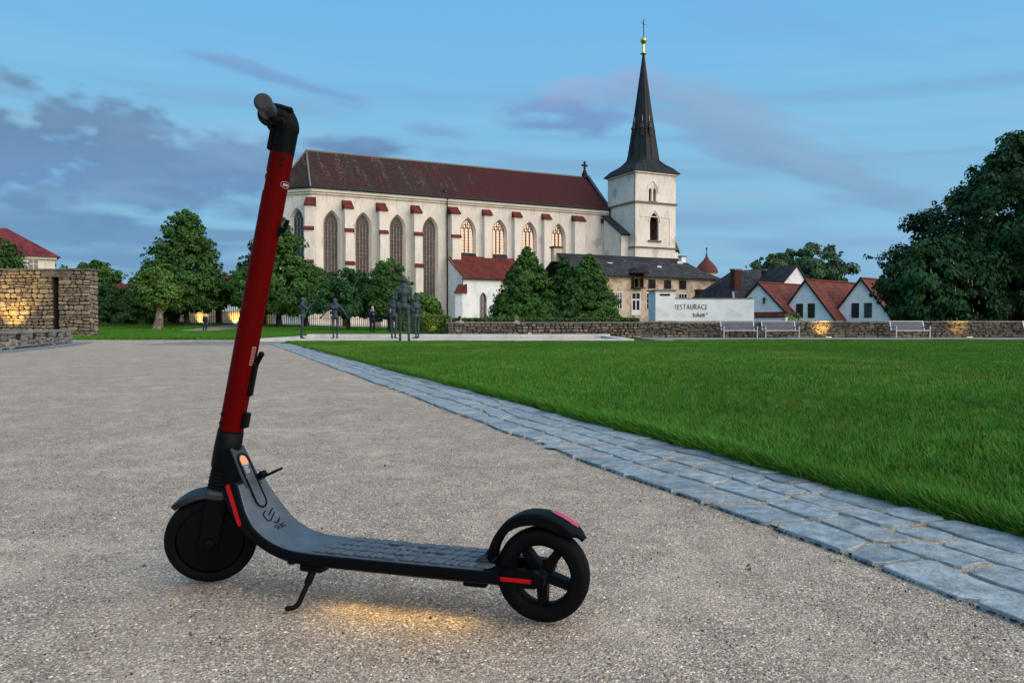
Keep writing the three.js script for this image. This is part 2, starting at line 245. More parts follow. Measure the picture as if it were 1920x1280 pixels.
// the line between gravel and the stone edging: starts at (0.82, 2.074), runs along E
const EO = [0.82, 2.074], E = [-0.3577, 0.9338], EP = [0.9338, 0.3577];
const edge = (t, s) => [EO[0] + E[0] * t + EP[0] * s, EO[1] + E[1] * t + EP[1] * s];
const edgeX = (d, s = 0) => { const t = (d - EO[1] - EP[1] * s) / E[1]; return edge(t, s)[0]; };
{
  const v = [], uv = [], c = [], idx = [], rows = [];
  for (let d = -4; d < 30.01;) { rows.push(d); d += d < 5 ? 0.14 : d < 12 ? 0.4 : 1.2; } rows.push(29.95);
  const nx = 96; rows.forEach((d) => {
    const xr = d < 23.6 ? edgeX(d, 0.06) : -7.3 + (d - 23.6) * -0.12, xl = -30;
    for (let i = 0; i <= nx; i++) {
      const t = i / nx, x = xr + (xl - xr) * t ** 2.2, n = fbm(x * 0.9 + 50, d * 0.9 + 50, 4, 201), n2 = fbm(x * 5 + 9, d * 5 + 70, 3, 211);
      v.push(x, (n2 - 0.5) * 0.008 * (t > 0 ? 1 : 0) - 0.004, -d); uv.push(x, d); const k = 0.96 + (n - 0.5) * 0.12 + (n2 - 0.5) * 0.06; c.push(k, k * 0.99, k * 0.975);
    }
  });
  for (let j = 0; j + 1 < rows.length; j++) for (let i = 0; i < nx; i++) { const a = j * (nx + 1) + i, b = a + nx + 1; idx.push(a, b, a + 1, a + 1, b, b + 1); }
  const g = new THREE.BufferGeometry(); g.setAttribute('position', new THREE.Float32BufferAttribute(v, 3)); g.setAttribute('uv', new THREE.Float32BufferAttribute(uv, 2)); g.setAttribute('color', new THREE.Float32BufferAttribute(c, 3)); g.setIndex(idx); g.computeVertexNormals();
  if (g.attributes.normal.getY(500) < 0) { g.index.array.reverse(); g.computeVertexNormals(); }
  tag(mesh('gravel_path', g, M.gravel), 'wide path of fine grey-beige gravel', 'path', null, 'structure');
  // loose grains lying on it
  const R = rng(17), N = 30000, pg = new THREE.IcosahedronGeometry(1, 0), im = new THREE.InstancedMesh(pg, mat({ color: 0xffffff, roughness: 0.9 }), N), m4 = new THREE.Matrix4(), q = new THREE.Quaternion(), e = new THREE.Euler(), col = new THREE.Color();
  for (let i = 0; i < N; i++) {
    const d = 0.9 + R() ** 1.7 * 7, x = edgeX(d) - 0.01 - R() * (edgeX(d) + d * 0.78 + 0.2), s = i < 24 ? 0.003 + R() * 0.004 : 0.001 + R() * R() * 0.0026;
    e.set(R() * 6, R() * 6, R() * 6); q.setFromEuler(e); m4.compose(new THREE.Vector3(x, s * 0.25 - 0.003, -d), q, new THREE.Vector3(s, s * (0.5 + R() * 0.4), s * (0.6 + R() * 0.4))); im.setMatrixAt(i, m4);
    const p = i < 24 ? R() * 0.4 : R(), b = p < 0.16 ? 0.03 + R() * 0.06 : p > 0.88 ? 0.5 + R() * 0.25 : 0.16 + R() * 0.26; col.setRGB(b * (1 + R() * 0.1), b * 0.95, b * (0.84 + R() * 0.12)); im.setColorAt(i, col);
  }
  im.name = 'loose_gravel'; im.castShadow = im.receiveShadow = true; tag(im, 'loose grains of crushed stone strewn over the path', 'gravel', null, 'stuff'); scene.add(im);
}

// ------------------------------------------------------------------ stone edging: three rows of flat grey stones, each its own piece
{
  const R = rng(23), base = [], t0 = -1.7, t1 = 22.9;
  base.push([[...edge(t0, 0.035)], [...edge(t1, 0.035)], [...edge(t1, 0.62)], [...edge(t0, 0.62)]].map(([x, d]) => [x, 0.0022, -d]));
  const bed = mesh('stone_edging', polyGeo(base), mat({ map: rep(T.gravel, 1 / 2.3), color: rgb(0.82, 0.8, 0.76) })); tag(bed, 'edging of several rows of flat blue-grey stones between gravel and lawn', 'edging', null, 'structure');
  const mats = [0, 1, 2, 3, 4].map((i) => mat({ map: rep(T.stone, 1 / (0.22 + i * 0.07)), bumpMap: rep(T.fine, 1 / 0.16), bumpScale: 0.003, roughness: 0.7, specularIntensity: 0.8, color: [rgb(0.58, 0.71, 0.76), rgb(0.47, 0.59, 0.64), rgb(0.66, 0.76, 0.79), rgb(0.57, 0.64, 0.66), rgb(0.36, 0.45, 0.5)][i] }));
  const warp = (t, s) => [t + (noise2(t * 2.2, s * 5, 301) - 0.5) * 0.12 + (noise2(t * 9, s * 9, 305) - 0.5) * 0.03 + (noise2(t * 26, s * 26, 306) - 0.5) * 0.008, s + (s < 0.01 ? (noise2(t * 2.1, 7, 303) - 0.5) * 0.035 : (noise2(t * 1.7, s * 4, 302) - 0.5) * 0.09 + (noise2(t * 8, s * 8, 308) - 0.5) * 0.028 + (noise2(t * 24, s * 24, 310) - 0.5) * 0.008)];
  const rowS = [0, 0.165, 0.315, 0.47, 0.62], farF = [];
  for (let row = 0; row < 4; row++) {
    let t = t0 + row * 0.11;
    while (t < t1 - 0.2) {
      const len = (0.13 + R() * 0.21) * (t > 9 ? 1.2 : 1), gap = 0.006 + R() * 0.009, s0 = rowS[row] + (row ? gap : 0), s1 = rowS[row + 1] - gap, y = 0.0075 + R() * 0.004, tilt = (R() - 0.5) * 0.006;
      // outline with worn corners, then top raised and chamfered
      const out = []; const n = 4, cut = 0.01 + R() * 0.014;
      const P = (a, b) => out.push(warp(a, b)); const A = t + gap, B = t + len - gap;
      P(A, s0 + cut); P(A + cut, s0); P((A + B) / 2, s0 + (R() - 0.5) * 0.008); P(B - cut, s0); P(B, s0 + cut); P(B + (R() - 0.5) * 0.01, (s0 + s1) / 2); P(B, s1 - cut); P(B - cut, s1); P((A + B) / 2, s1 + (R() - 0.5) * 0.012); P(A + cut, s1); P(A, s1 - cut); P(A + (R() - 0.5) * 0.01, (s0 + s1) / 2);
      const c = out.reduce((q, p) => [q[0] + p[0] / out.length, q[1] + p[1] / out.length], [0, 0]), W = (p, yy, k) => { const q = edge(c[0] + (p[0] - c[0]) * k, c[1] + (p[1] - c[1]) * k); return [q[0], yy, -q[1]]; };
      const f = [], L = out.length, hh = out.map((p) => y + (p[0] - c[0]) * tilt * 6 + (R() - 0.5) * 0.0016);
      for (let i = 0; i < L; i++) { const j = (i + 1) % L; f.push([W(out[i], -0.01, 1), W(out[j], -0.01, 1), W(out[j], hh[j] - 0.002, 1), W(out[i], hh[i] - 0.002, 1)]); f.push([W(out[i], hh[i] - 0.002, 1), W(out[j], hh[j] - 0.002, 1), W(out[j], hh[j], 0.98), W(out[i], hh[i], 0.98)]); f.push([W(c, y + 0.0004, 1), W(out[i], hh[i], 0.98), W(out[j], hh[j], 0.98)]); }
      const pm = Math.floor(R() * 5) % (row === 3 ? 5 : 4); if (t < 13) mesh('paving_stone', polyGeo(f), mats[pm], bed); else (farF[pm] ||= []).push(...f); t += len;
    }
  }
  farF.forEach((f, i) => { mesh('far_paving', polyGeo(f), mats[i], bed).userData.kind = 'stuff'; });
  // dark crumbs of earth in the joint against the gravel
  const N = 2600, im = new THREE.InstancedMesh(new THREE.IcosahedronGeometry(1, 0), mat({ color: rgb(0.02, 0.022, 0.02) }), N), m4 = new THREE.Matrix4(), q = new THREE.Quaternion();
  for (let i = 0; i < N; i++) { const t = t0 + (t1 - t0) * R() ** 1.6, k = noise2(t * 3, 2, 309), p = edge(t, (noise2(t * 2.1, 7, 303) - 0.5) * 0.035 - 0.001 - R() * R() * 0.02 * k), s = (0.001 + R() * 0.0024) * (0.5 + k); q.setFromEuler(new THREE.Euler(R() * 6, R() * 6, R() * 6)); m4.compose(new THREE.Vector3(p[0], s * 0.2, -p[1]), q, new THREE.Vector3(s, s * 0.6, s)); im.setMatrixAt(i, m4); }
  im.name = 'earth_crumbs'; im.castShadow = im.receiveShadow = true; tag(im, 'dark crumbs of earth along the outer line of the edging stones', 'earth', null, 'stuff'); scene.add(im);
}

// ------------------------------------------------------------------ lawn
const lawnPoly = [...[-2, 0, 4, 8, 14, 20, 22.6].map((t) => edge(t, 0.6)), [-7.5, 24.9], [-7.4, 26.0], [-6.5, 26.4], [4.3, 26.4], [7.5, 28.5], [60, 28.9], [60, -2]];
const inLawn = (x, d) => { if (d < 0.3 || d > 28.8) return false; if (d < 23.6 && x < edgeX(d, 0.585 + (noise2(d * 2.3, 3, 421) - 0.4) * 0.07)) return false; if (d >= 23.6 && x < -7.4) return false; if (x < 5.9 && d > 26.35) return false; if (x < 7.6 && d > 28) return false; return true; };
{
  const R = rng(31), g = new THREE.ShapeGeometry(new THREE.Shape(lawnPoly.map(([x, d]) => new THREE.Vector2(x, d)))); g.rotateX(-Math.PI / 2); g.translate(0, 0.006, 0);
  { const p = g.attributes.position, uv = g.attributes.uv; for (let i = 0; i < p.count; i++) uv.setXY(i, p.getX(i), p.getZ(i)); }
  tag(mesh('lawn', g, mat({ map: rep(T.soil, 1 / 1.7), color: rgb(0.75, 0.8, 0.7), roughness: 1 })), 'flat earth of the mown lawn beside the edging', 'lawn', null, 'structure');
  // blade tufts
  const bladeGeo = (n, h, w, spread, seed) => {
    const r = rng(seed), v = [], nn = [];
    for (let i = 0; i < n; i++) {
      const a = r() * 6.28, ox = (r() - 0.5) * spread, oz = (r() - 0.5) * spread, H = h * (0.55 + r() * 0.6), lean = (0.15 + r() * 0.65) * H, ww = w * (0.7 + r() * 0.5), dx = Math.cos(a), dz = Math.sin(a), px = -dz * ww, pz = dx * ww;
      const b0 = [ox - px, 0, oz - pz], b1 = [ox + px, 0, oz + pz], m0 = [ox - px * 0.8 + dx * lean * 0.35, H * 0.6, oz - pz * 0.8 + dz * lean * 0.35], m1 = [ox + px * 0.8 + dx * lean * 0.35, H * 0.6, oz + pz * 0.8 + dz * lean * 0.35], t = [ox + dx * lean, H, oz + dz * lean];
      v.push(...b0, ...b1, ...m1, ...b0, ...m1, ...m0, ...m0, ...m1, ...t);
    }
    const q = new THREE.BufferGeometry(); q.setAttribute('position', new THREE.Float32BufferAttribute(v, 3)); q.computeVertexNormals(); return q;
  };
  const gm = new THREE.MeshPhysicalMaterial({ color: 0xffffff, roughness: 0.8, specularIntensity: 0.2, side: THREE.DoubleSide });
  const m4 = new THREE.Matrix4(), q = new THREE.Quaternion(), up = new THREE.Vector3(0, 1, 0), col = new THREE.Color();
  const strew = (N, d0, d1, geo, h0, label, pick) => {
    const im = new THREE.InstancedMesh(geo, gm, N); let i = 0;
    while (i < N) {
      const [x, d] = pick(); if (!inLawn(x, d)) continue;
      const n = fbm(x * 0.55 + 30, d * 0.55, 4, 401), n2 = noise2(x * 3, d * 3, 405), near = 1, s = (0.5 + n * 0.8 + n2 * 0.25 + (R() - 0.5) * 0.4) * h0 * near;
      q.setFromAxisAngle(up, R() * 6.28); const ed = sstep(0.16, 0.0, x - edgeX(d, 0.6)), tl = ed * (R() * 0.8) + (R() - 0.5) * 0.3; q.premultiply(new THREE.Quaternion().setFromAxisAngle(new THREE.Vector3(E[0], 0, -E[1]), -tl)); m4.compose(new THREE.Vector3(x, 0.004, -d), q, new THREE.Vector3(s * 1.05, s * (1 + ed * 0.25), s * 1.05)); im.setMatrixAt(i, m4);
      const pale = sstep(0.6, 0.76, fbm(x * 1.1 + 7, d * 0.8 + 3, 3, 409)) * (R() < 0.55 ? 1 : 0.2), k = 0.72 + n * 0.6 + n2 * 0.22 + (R() - 0.5) * 0.5;
      const dry = R() < 0.05 ? 0.7 : pale * 0.5; const yw = R(); col.setRGB(lerp(lerp(0.036, 0.075, yw), 0.2, dry) * k, lerp(0.158, 0.22, dry) * k, lerp(lerp(0.022, 0.01, yw), 0.05, dry) * k); im.setColorAt(i, col); i++;
    }
    im.name = numbered('grass'); im.castShadow = im.receiveShadow = true; tag(im, label, 'grass', null, 'stuff'); scene.add(im);
  };
  const strip = (lo, hi, pow) => () => { const d = lo + (hi - lo) * R() ** pow, x0 = Math.max(edgeX(d, 0.56), -7.4), x1 = d * 0.72 + 0.9; return [x0 + R() * Math.max(0.05, x1 - x0), d]; };
  strew(62000, 1.2, 7, bladeGeo(6, 0.048, 0.0014, 0.03, 1), 1, 'dense green blades along the lawn edge by the stones', strip(1.2, 7, 0.8));
  strew(95000, 6.4, 15, bladeGeo(7, 0.048, 0.0024, 0.06, 2), 1, 'short green turf in the middle of the lawn', strip(6.4, 15, 0.62));
  strew(90000, 14, 28.6, bladeGeo(9, 0.045, 0.005, 0.14, 3), 1, 'short green turf at the far side of the lawn', strip(14, 28.6, 0.62));
  // tufts hanging over the stones
  const im2 = bladeGeo(7, 0.062, 0.0016, 0.03, 4);
  strew(9000, 1, 22, im2, 1, 'longer tufts leaning over the stone edging', () => { const t = -0.9 + 23 * R() ** 1.7, p = edge(t, 0.575 + R() * 0.1); return p; });
}

// ------------------------------------------------------------------ far lawn on the fence side, footpaths, basin
{
  const turf = mat({ map: rep(T.soil, 1 / 2.1), color: rgb(1.0, 1.35, 0.8), roughness: 1 });
  tag(sheet('far_lawn', -70, -9.1, 29.9, 90, 0.004, 40, 40, turf), 'green lawn between gravel and the iron fence', 'lawn');
  tag(sheet('far_lawn', -9.1, -3.2, 34.2, 90, 0.004, 10, 40, turf), 'green lawn behind the basin in front of the church', 'lawn');
  tag(sheet('footpath', -42, -4, 58.6, 60.2, 0.03, 40, 2, mat({ color: rgb(0.62, 0.6, 0.55) })), 'narrow pale footpath crossing the far lawn', 'path');
  tag(sheet('gate_path', -26.9, -23.6, 60.3, 76, 0.034, 4, 20, M.asphalt), 'pale path leading up to the iron gate', 'path');
  tag(sheet('wall_path', 5.5, 60, 28.4, 35.4, 0.002, 20, 4, M.asphalt), 'grey path in front of the long low stone wall', 'path');
  tag(sheet('paved_apron', -11.2, 5.6, 22.4, 26.95, -0.002, 10, 4, mat({ map: rep(T.stone, 1), color: rgb(0.52, 0.5, 0.48) })), 'pale stone paving in front of the basin', 'paving');
  const R = rng(43), N = 48000, v = [];
  for (let i = 0; i < 7; i++) { const a = i * 2.4, x = Math.cos(a) * 0.07, z = Math.sin(a) * 0.07, h = 0.06 + (i % 3) * 0.015; v.push(x - 0.012, 0, z, x + 0.012, 0, z - 0.004, x + 0.03 * Math.cos(a * 2), h, z + 0.03 * Math.sin(a * 2)); }
  const g = new THREE.BufferGeometry(); g.setAttribute('position', new THREE.Float32BufferAttribute(v, 3)); g.computeVertexNormals();
  const im = new THREE.InstancedMesh(g, mat({ color: 0xffffff, side: THREE.DoubleSide, roughness: 0.8, specularIntensity: 0.2 }), N), m4 = new THREE.Matrix4(), q = new THREE.Quaternion(), up = new THREE.Vector3(0, 1, 0), c = new THREE.Color();
  for (let i = 0; i < N; i++) { let x, d; do { d = 29.9 + R() * 45; x = -d * 0.62 + R() * (d * 0.62 - 3.3); } while ((x > -9.1 && d < 34.3) || (d > 58.4 && d < 60.4) || (d > 60 && x > -27.2 && x < -23.4)); const n = fbm(x * 0.3 + 90, d * 0.3, 3, 411), s = 0.9 + R() * 0.6 + d * 0.008; q.setFromAxisAngle(up, R() * 6); m4.compose(new THREE.Vector3(x, Hgt(x, d) + 0.006, -d), q, new THREE.Vector3(s * 1.2, s, s * 1.2)); im.setMatrixAt(i, m4); const k = 0.7 + n * 0.6; c.setRGB(0.055 * k, 0.17 * k, 0.018 * k); im.setColorAt(i, c); }
  im.name = numbered('grass'); im.castShadow = im.receiveShadow = true; tag(im, 'short green turf of the lawn by the iron fence', 'grass', null, 'stuff'); scene.add(im);

  // basin: two long kerbs of pale stone slabs with shallow water between
  const bs = thing('basin', 'long shallow basin with pale stone kerbs around the bronze figures', 'basin', 0, 0, 0);
  let x = -9.0; const Rk = rng(47); while (x < 4.2) { const w = Math.min(1.6 + Rk() * 0.5, 4.3 - x); mesh('kerb_stone', bx(x + 0.004, x + w - 0.004, -0.02, 0.09 + Rk() * 0.004, -27.5, -27.05), M.kerbStone, bs); mesh('kerb_stone', bx(x + 0.004, x + w - 0.004, -0.02, 0.17 + Rk() * 0.004, -34.1, -33.7), M.kerbStone, bs); x += w; }
  mesh('kerb_stone', bx(-9.0, -8.62, -0.02, 0.1, -33.68, -27.52), M.kerbStone, bs);
  mesh('kerb_stone', bx(3.9, 4.26, -0.02, 0.1, -33.68, -27.52), M.kerbStone, bs);
  mesh('basin_floor', bx(-8.6, 3.88, -0.02, 0.012, -33.68, -27.52), M.greyStone, bs);
  mesh('water', bx(-8.6, 3.88, 0.03, 0.036, -33.68, -27.52), new THREE.MeshPhysicalMaterial({ color: rgb(0.1, 0.12, 0.12), roughness: 0.06, transmission: 0.6, thickness: 0, ior: 1.33 }), bs);
}

// ------------------------------------------------------------------ dry-stone walls: every stone its own piece
// front face lies in the plane z = 0 of the wall's frame, x along the wall
function stoneFace(parent, x0, x1, y0, y1, rowH, wMin, wMax, seed, mats, depth = 0.12, joint = 0.018, zAt = 0, skip) {
  const R = rng(seed), rows = []; let y = y0; while (y < y1 - rowH * 0.5) { const h = Math.min(rowH * (0.6 + R() * 0.85), y1 - y); rows.push([y, y + h]); y += h; } rows[rows.length - 1][1] = y1;
  const wf = 1 / (rowH * 4), amp = rowH * 0.42;
  const warp = (x, yy) => [x + (noise2(x * wf * 1.5, yy * wf * 3, seed) - 0.5) * amp, (yy <= y0 || yy >= y1) ? yy : yy + (noise2(x * wf, yy * wf * 2, seed + 5) - 0.5) * amp * 1.15];
  const todo = [];
  rows.forEach((r, i) => { let x = x0 - R() * 0; while (x < x1 - 0.01) { let w = wMin + R() * R() * (wMax - wMin); if (x1 - x - w < wMin * 0.8) w = x1 - x; todo.push([x, x + w, r[0], r[1]]); x += w; } });
  // now and then a stone as tall as two rows, or a slab split in two thin ones
  for (const [a, b, c, d] of todo) {
    if (skip && skip((a + b) / 2, (c + d) / 2)) continue;
    const parts = R() < 0.16 && d - c > rowH * 0.9 ? [[a, b, c, c + (d - c) * 0.46], [a, b, c + (d - c) * 0.46, d]] : [[a, b, c, d]];
    for (const [p, q, s, t] of parts) {
      const j = joint * (0.6 + R() * 0.8), cut = Math.min(q - p, t - s) * (0.16 + R() * 0.16), P = [];
      const add = (xx, yy) => P.push(warp(clamp(xx, x0, x1), yy));
      add(p + j, s + j + cut); add(p + j + cut, s + j); add((p + q) / 2, s + j * 0.7); add(q - j - cut, s + j); add(q - j, s + j + cut); add(q - j, t - j - cut); add(q - j - cut, t - j); add((p + q) / 2 + (R() - 0.5) * cut, t - j * 0.7); add(p + j + cut, t - j); add(p + j, t - j - cut);
      const n = P.length, cx = P.reduce((k, v) => k + v[0] / n, 0), cy = P.reduce((k, v) => k + v[1] / n, 0), pr = depth * (0.3 + R() * 0.35), f = [], k2 = 0.86;
      const z1 = zAt + pr * 0.45, zz = P.map(() => zAt + pr * (0.75 + R() * 0.4));
      for (let i = 0; i < n; i++) { const h = (i + 1) % n, A = P[i], B = P[h], a2 = [cx + (A[0] - cx) * k2, cy + (A[1] - cy) * k2, zz[i]], b2 = [cx + (B[0] - cx) * k2, cy + (B[1] - cy) * k2, zz[h]]; f.push([[...A, zAt - depth * 0.6], [...B, zAt - depth * 0.6], [...B, z1], [...A, z1]], [[...A, z1], [...B, z1], b2, a2], [[cx, cy, zAt + pr * 1.05], a2, b2]); }
      mesh('stone', polyGeo(f), mats[Math.floor(R() * mats.length)], parent);
    }
  }
}
const sandMats = [[0.58, 0.49, 0.34], [0.66, 0.57, 0.41], [0.48, 0.4, 0.28], [0.54, 0.47, 0.38], [0.36, 0.32, 0.27], [0.62, 0.5, 0.33]].map((c, i) => mat({ map: rep(T.stone, 1 / (0.7 + i * 0.17)), color: rgb(...c), bumpMap: rep(T.fine, 1 / 0.5), bumpScale: 0.015 }));
const greyMats = [[0.46, 0.41, 0.32], [0.36, 0.33, 0.27], [0.42, 0.36, 0.25], [0.29, 0.27, 0.23], [0.52, 0.45, 0.34], [0.24, 0.22, 0.19]].map((c, i) => mat({ map: rep(T.stone, 1 / (0.7 + i * 0.17)), color: rgb(...c), bumpMap: rep(T.fine, 1 / 0.5), bumpScale: 0.015 }));
const bleakMats = [[0.5, 0.5, 0.46], [0.4, 0.41, 0.39], [0.58, 0.57, 0.52], [0.33, 0.33, 0.31]].map((c, i) => mat({ map: rep(T.stone, 1 / (0.6 + i * 0.17)), color: rgb(...c), bumpMap: rep(T.fine, 1 / 0.5), bumpScale: 0.015 }));
function coping(parent, x0, x1, y, z0, z1, seed, m, th = 0.07, min = 0.7, max = 1.5) { const R = rng(seed); let x = x0; while (x < x1 - 0.02) { let w = min + R() * (max - min); if (x1 - x - w < min * 0.6) w = x1 - x; const g = bx(x + 0.006, x + w - 0.006, y, y + th * (0.8 + R() * 0.4), z0 - R() * 0.03, z1 + R() * 0.03); mesh('coping_stone', g, m[Math.floor(R() * m.length)], parent); x += w; } }
{
  // tall wall on the gravel's side
  const w = thing('stone_wall', 'tall honey-coloured dry-stone wall with an upright slot, lit from below', 'stone wall', -26.5, 0, -34.6);
  mesh('wall_core', [bx(0, 5.86, -0.05, 3.02, -0.75, -0.06), bx(6.12, 7.5, -0.05, 3.02, -0.75, -0.06), bx(5.85, 6.13, 2.78, 3.02, -0.75, -0.06), bx(5.85, 6.13, -0.05, 0.12, -0.75, -0.06)], M.mortar, w);
  stoneFace(w, 3.0, 5.86, 0, 3.02, 0.17, 0.2, 0.72, 5, sandMats, 0.13, 0.016);
  stoneFace(w, 6.12, 7.52, 0, 3.02, 0.17, 0.2, 0.7, 6, sandMats, 0.13, 0.016);
  mesh('plain_face', bx(0, 3.0, 0, 3.02, -0.06, 0.02), sandMats[1], w);
  mesh('lintel', bx(5.4, 6.75, 2.72, 3.0, -0.7, 0.09), greyMats[3], w);
  // the end of the wall
  { const end = sub('wall_end', w, 7.48, 0, -0.02, Math.PI / 2); stoneFace(end, 0.0, 0.7, 0, 3.02, 0.22, 0.26, 0.5, 7, sandMats, 0.1, 0.014); end.userData.label = 'narrow end face of the wall'; }
  coping(w, 0, 7.62, 3.025, -0.8, 0.1, 8, [greyMats[1], greyMats[3]], 0.07);
}
{
  // low curved seat wall in front of it, following an arc
  const w = thing('seat_wall', 'low curved grey stone seat wall with dark panels, at the gravel edge', 'stone wall', 0, 0, 0);
  const pts = [[-11.0, 14.2], [-11.5, 16.2], [-12.05, 18.4], [-12.85, 20.8], [-13.8, 23.4], [-14.9, 26.0]], R = rng(91);
  const crv = new THREE.CatmullRomCurve3(pts.map(([x, d]) => new THREE.Vector3(x, 0, -d)));
  const L = crv.getLength(), n = 26;
  for (let i = 0; i < n; i++) {
    const a = crv.getPointAt(i / n), b = crv.getPointAt((i + 1) / n), seg = sub('wall_section', w, a.x, 0, a.z, Math.atan2(-(b.z - a.z), b.x - a.x)), len = a.distanceTo(b), hole = i % 6 === 1 || i % 6 === 4;
    // in this frame x runs away along the wall; the visible side is -z turned: build stones on +z by flipping
    const f = new THREE.Group(); f.name = 'facing'; f.rotation.y = 0; seg.add(f); seg.name = 'wall_section';
    mesh('wall_core', bx(0.0, len, -0.05, 0.36, -0.62, -0.03), M.mortar, seg);
    const s0 = hole ? 0.22 : 0.37; seg.remove(f);
    stoneFace(seg, 0, len, 0, s0, 0.14, 0.18, 0.46, 300 + i, bleakMats, 0.08, 0.01, 0.0);
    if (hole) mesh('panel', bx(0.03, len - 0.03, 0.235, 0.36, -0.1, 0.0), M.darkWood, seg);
    mesh('coping_stone', bx(0.004, len - 0.004, 0.37, 0.42 + R() * 0.012, -0.66, 0.05), bleakMats[i % 3], seg);
  }
  // grass planted behind it and a strip of slabs before it
  const tp = mat({ map: rep(T.soil, 1 / 2), color: rgb(1, 1.4, 0.8) }), sv = [], sl = [];
  for (let i = 0; i < 20; i++) { const a = crv.getPointAt(i / 20), b = crv.getPointAt((i + 1) / 20); sv.push([[a.x - 0.6, 0.36, a.z], [b.x - 0.6, 0.36, b.z], [b.x - 9, 0.62, b.z], [a.x - 9, 0.62, a.z]]); sl.push([[a.x + 0.08, 0.006, a.z], [a.x + 0.75, 0.006, a.z], [b.x + 0.75, 0.006, b.z], [b.x + 0.08, 0.006, b.z]]); }
  tag(mesh('raised_bed', polyGeo(sv), tp), 'raised grassy bed behind the low seat wall', 'lawn', null, 'structure');
  tag(mesh('slab_strip', polyGeo(sl), mat({ map: rep(T.stone, 1 / 0.9), color: rgb(0.44, 0.5, 0.56) })), 'strip of flat grey slabs along the foot of the seat wall', 'paving', null, 'structure');
}
{
  const a = thing('low_wall', 'low grey dry-stone wall behind the basin, with a pale marker stone', 'stone wall', -2.9, 0, -34.5);
  mesh('wall_core', bx(0, 8.7, -0.05, 0.64, -0.5, -0.05), M.mortar, a);
  stoneFace(a, 0, 8.72, 0, 0.65, 0.12, 0.17, 0.6, 11, greyMats, 0.1, 0.012);
  coping(a, -0.04, 8.76, 0.655, -0.55, 0.08, 12, bleakMats, 0.055, 0.5, 1.1);
  mesh('ledge', bx(-0.1, 4.2, -0.02, 0.14, -1.5, -0.56), M.greyStone, a);
  mesh('marker_stone', bx(3.62, 3.78, 0, 0.24, 0.05, 0.12), M.kerbStone, a);
  const b = thing('low_wall', 'long low brown dry-stone wall behind the metal benches, lit by two ground lamps', 'stone wall', 5.85, 0, -35.6);
  mesh('wall_core', bx(0, 34, -0.05, 0.68, -0.5, -0.05), M.mortar, b);
  stoneFace(b, 0, 19.2, 0, 0.69, 0.115, 0.24, 0.85, 13, greyMats, 0.1, 0.013);
  mesh('plain_face', bx(19.2, 34, 0, 0.69, -0.06, 0), greyMats[1], b);
  coping(b, 0, 34, 0.695, -0.55, 0.08, 14, bleakMats, 0.06, 0.6, 1.3);
}

// ------------------------------------------------------------------ church: local x runs along the nave away to the right, +z faces the garden
const CH = [-24.7, 0, -95], CT = Math.atan2(0.439, 0.898);
function arch(w, h, n = 10, k = 1.0) { // pointed arch outline standing on y = 0, centred on x
  const r = w * k, sp = h - Math.sqrt(r * r - (r - w / 2) ** 2), o = [[-w / 2, 0], [w / 2, 0], [w / 2, sp]], a1 = Math.acos((r - w / 2) / r);
  for (let i = 1; i < n; i++) { const a = a1 * i / n; o.push([w / 2 - r + r * Math.cos(a), sp + r * Math.sin(a)]); }
  o.push([0, h]); for (let i = n - 1; i >= 1; i--) { const a = a1 * i / n; o.push([-(w / 2 - r + r * Math.cos(a)), sp + r * Math.sin(a)]); } o.push([-w / 2, sp]); return o;
}
const shift = (pts, x, y) => pts.map((p) => [p[0] + x, p[1] + y]);
// a traceried window in its splayed reveal; origin at the middle of its sill in the wall plane
function gothic(parent, x, y, z, turn, w, h, glass, m, { lights = 3, bars = 12, splay = 0.28, deep = 0.65 } = {}) {
  const g = sub('window', parent, x, y, z, turn), A = arch(w, h), B = arch(w + splay * 2, h + splay), f = [];
  for (let i = 0; i < A.length; i++) { const j = (i + 1) % A.length; f.push([[...A[i], -deep], [...A[j], -deep], [B[j][0], B[j][1] - 0.02, 0.004], [B[i][0], B[i][1] - 0.02, 0.004]]); }
  mesh('reveal', polyGeo(f), M.plaster, g);
  const gl = new THREE.ShapeGeometry(new THREE.Shape(A.map((p) => new THREE.Vector2(...p)))); gl.translate(0, 0, -deep + 0.02);
  if (glass === M.glowGlass) muv(gl); else { const p = gl.attributes.position, uv = gl.attributes.uv; for (let i = 0; i < p.count; i++) uv.setXY(i, p.getX(i) / 1.8 + 0.5, p.getY(i) / 11); }
  mesh('glass', gl, glass, g);
  const z0 = -deep + 0.03, z1 = -deep + 0.16, sp = h - w * 0.9;
  for (let i = 1; i < lights; i++) { const xx = -w / 2 + w * i / lights; mesh('mullion', bx(xx - 0.055, xx + 0.055, 0, sp + 0.25, z0, z1), m, g); }
  for (let i = 1; i <= bars; i++) mesh('glazing_bar', bx(-w / 2, w / 2, sp * i / bars - 0.022, sp * i / bars + 0.022, z0, z0 + 0.06), m, g);
  // tracery: small arches over the lights and rings above them
  const tr = [], lw = w / lights, ring = (cx, cy, r) => { const t = new THREE.TorusGeometry(r, 0.045, 5, 16); t.translate(cx, cy, z0 + 0.07); return t; };
  for (let i = 0; i < lights; i++) { const cx = -w / 2 + lw * (i + 0.5), s = arch(lw, lw * 0.95, 6); const path = s.slice(2).map((p) => [p[0] + cx, p[1] + sp, z0 + 0.07]); tr.push(tube(path, 0.045, 14, 5)); }
  tr.push(ring(-lw * 0.52, sp + lw * 1.22, lw * 0.36), ring(lw * 0.52, sp + lw * 1.22, lw * 0.36), ring(0, sp + lw * 1.86, lw * 0.34));
  mesh('tracery', tr, m, g); mesh('frame', tube(A.concat([A[0]]).map((p) => [p[0] * 0.985, p[1], z0 + 0.05]), 0.05, 60, 5), m, g);
  return g;
}
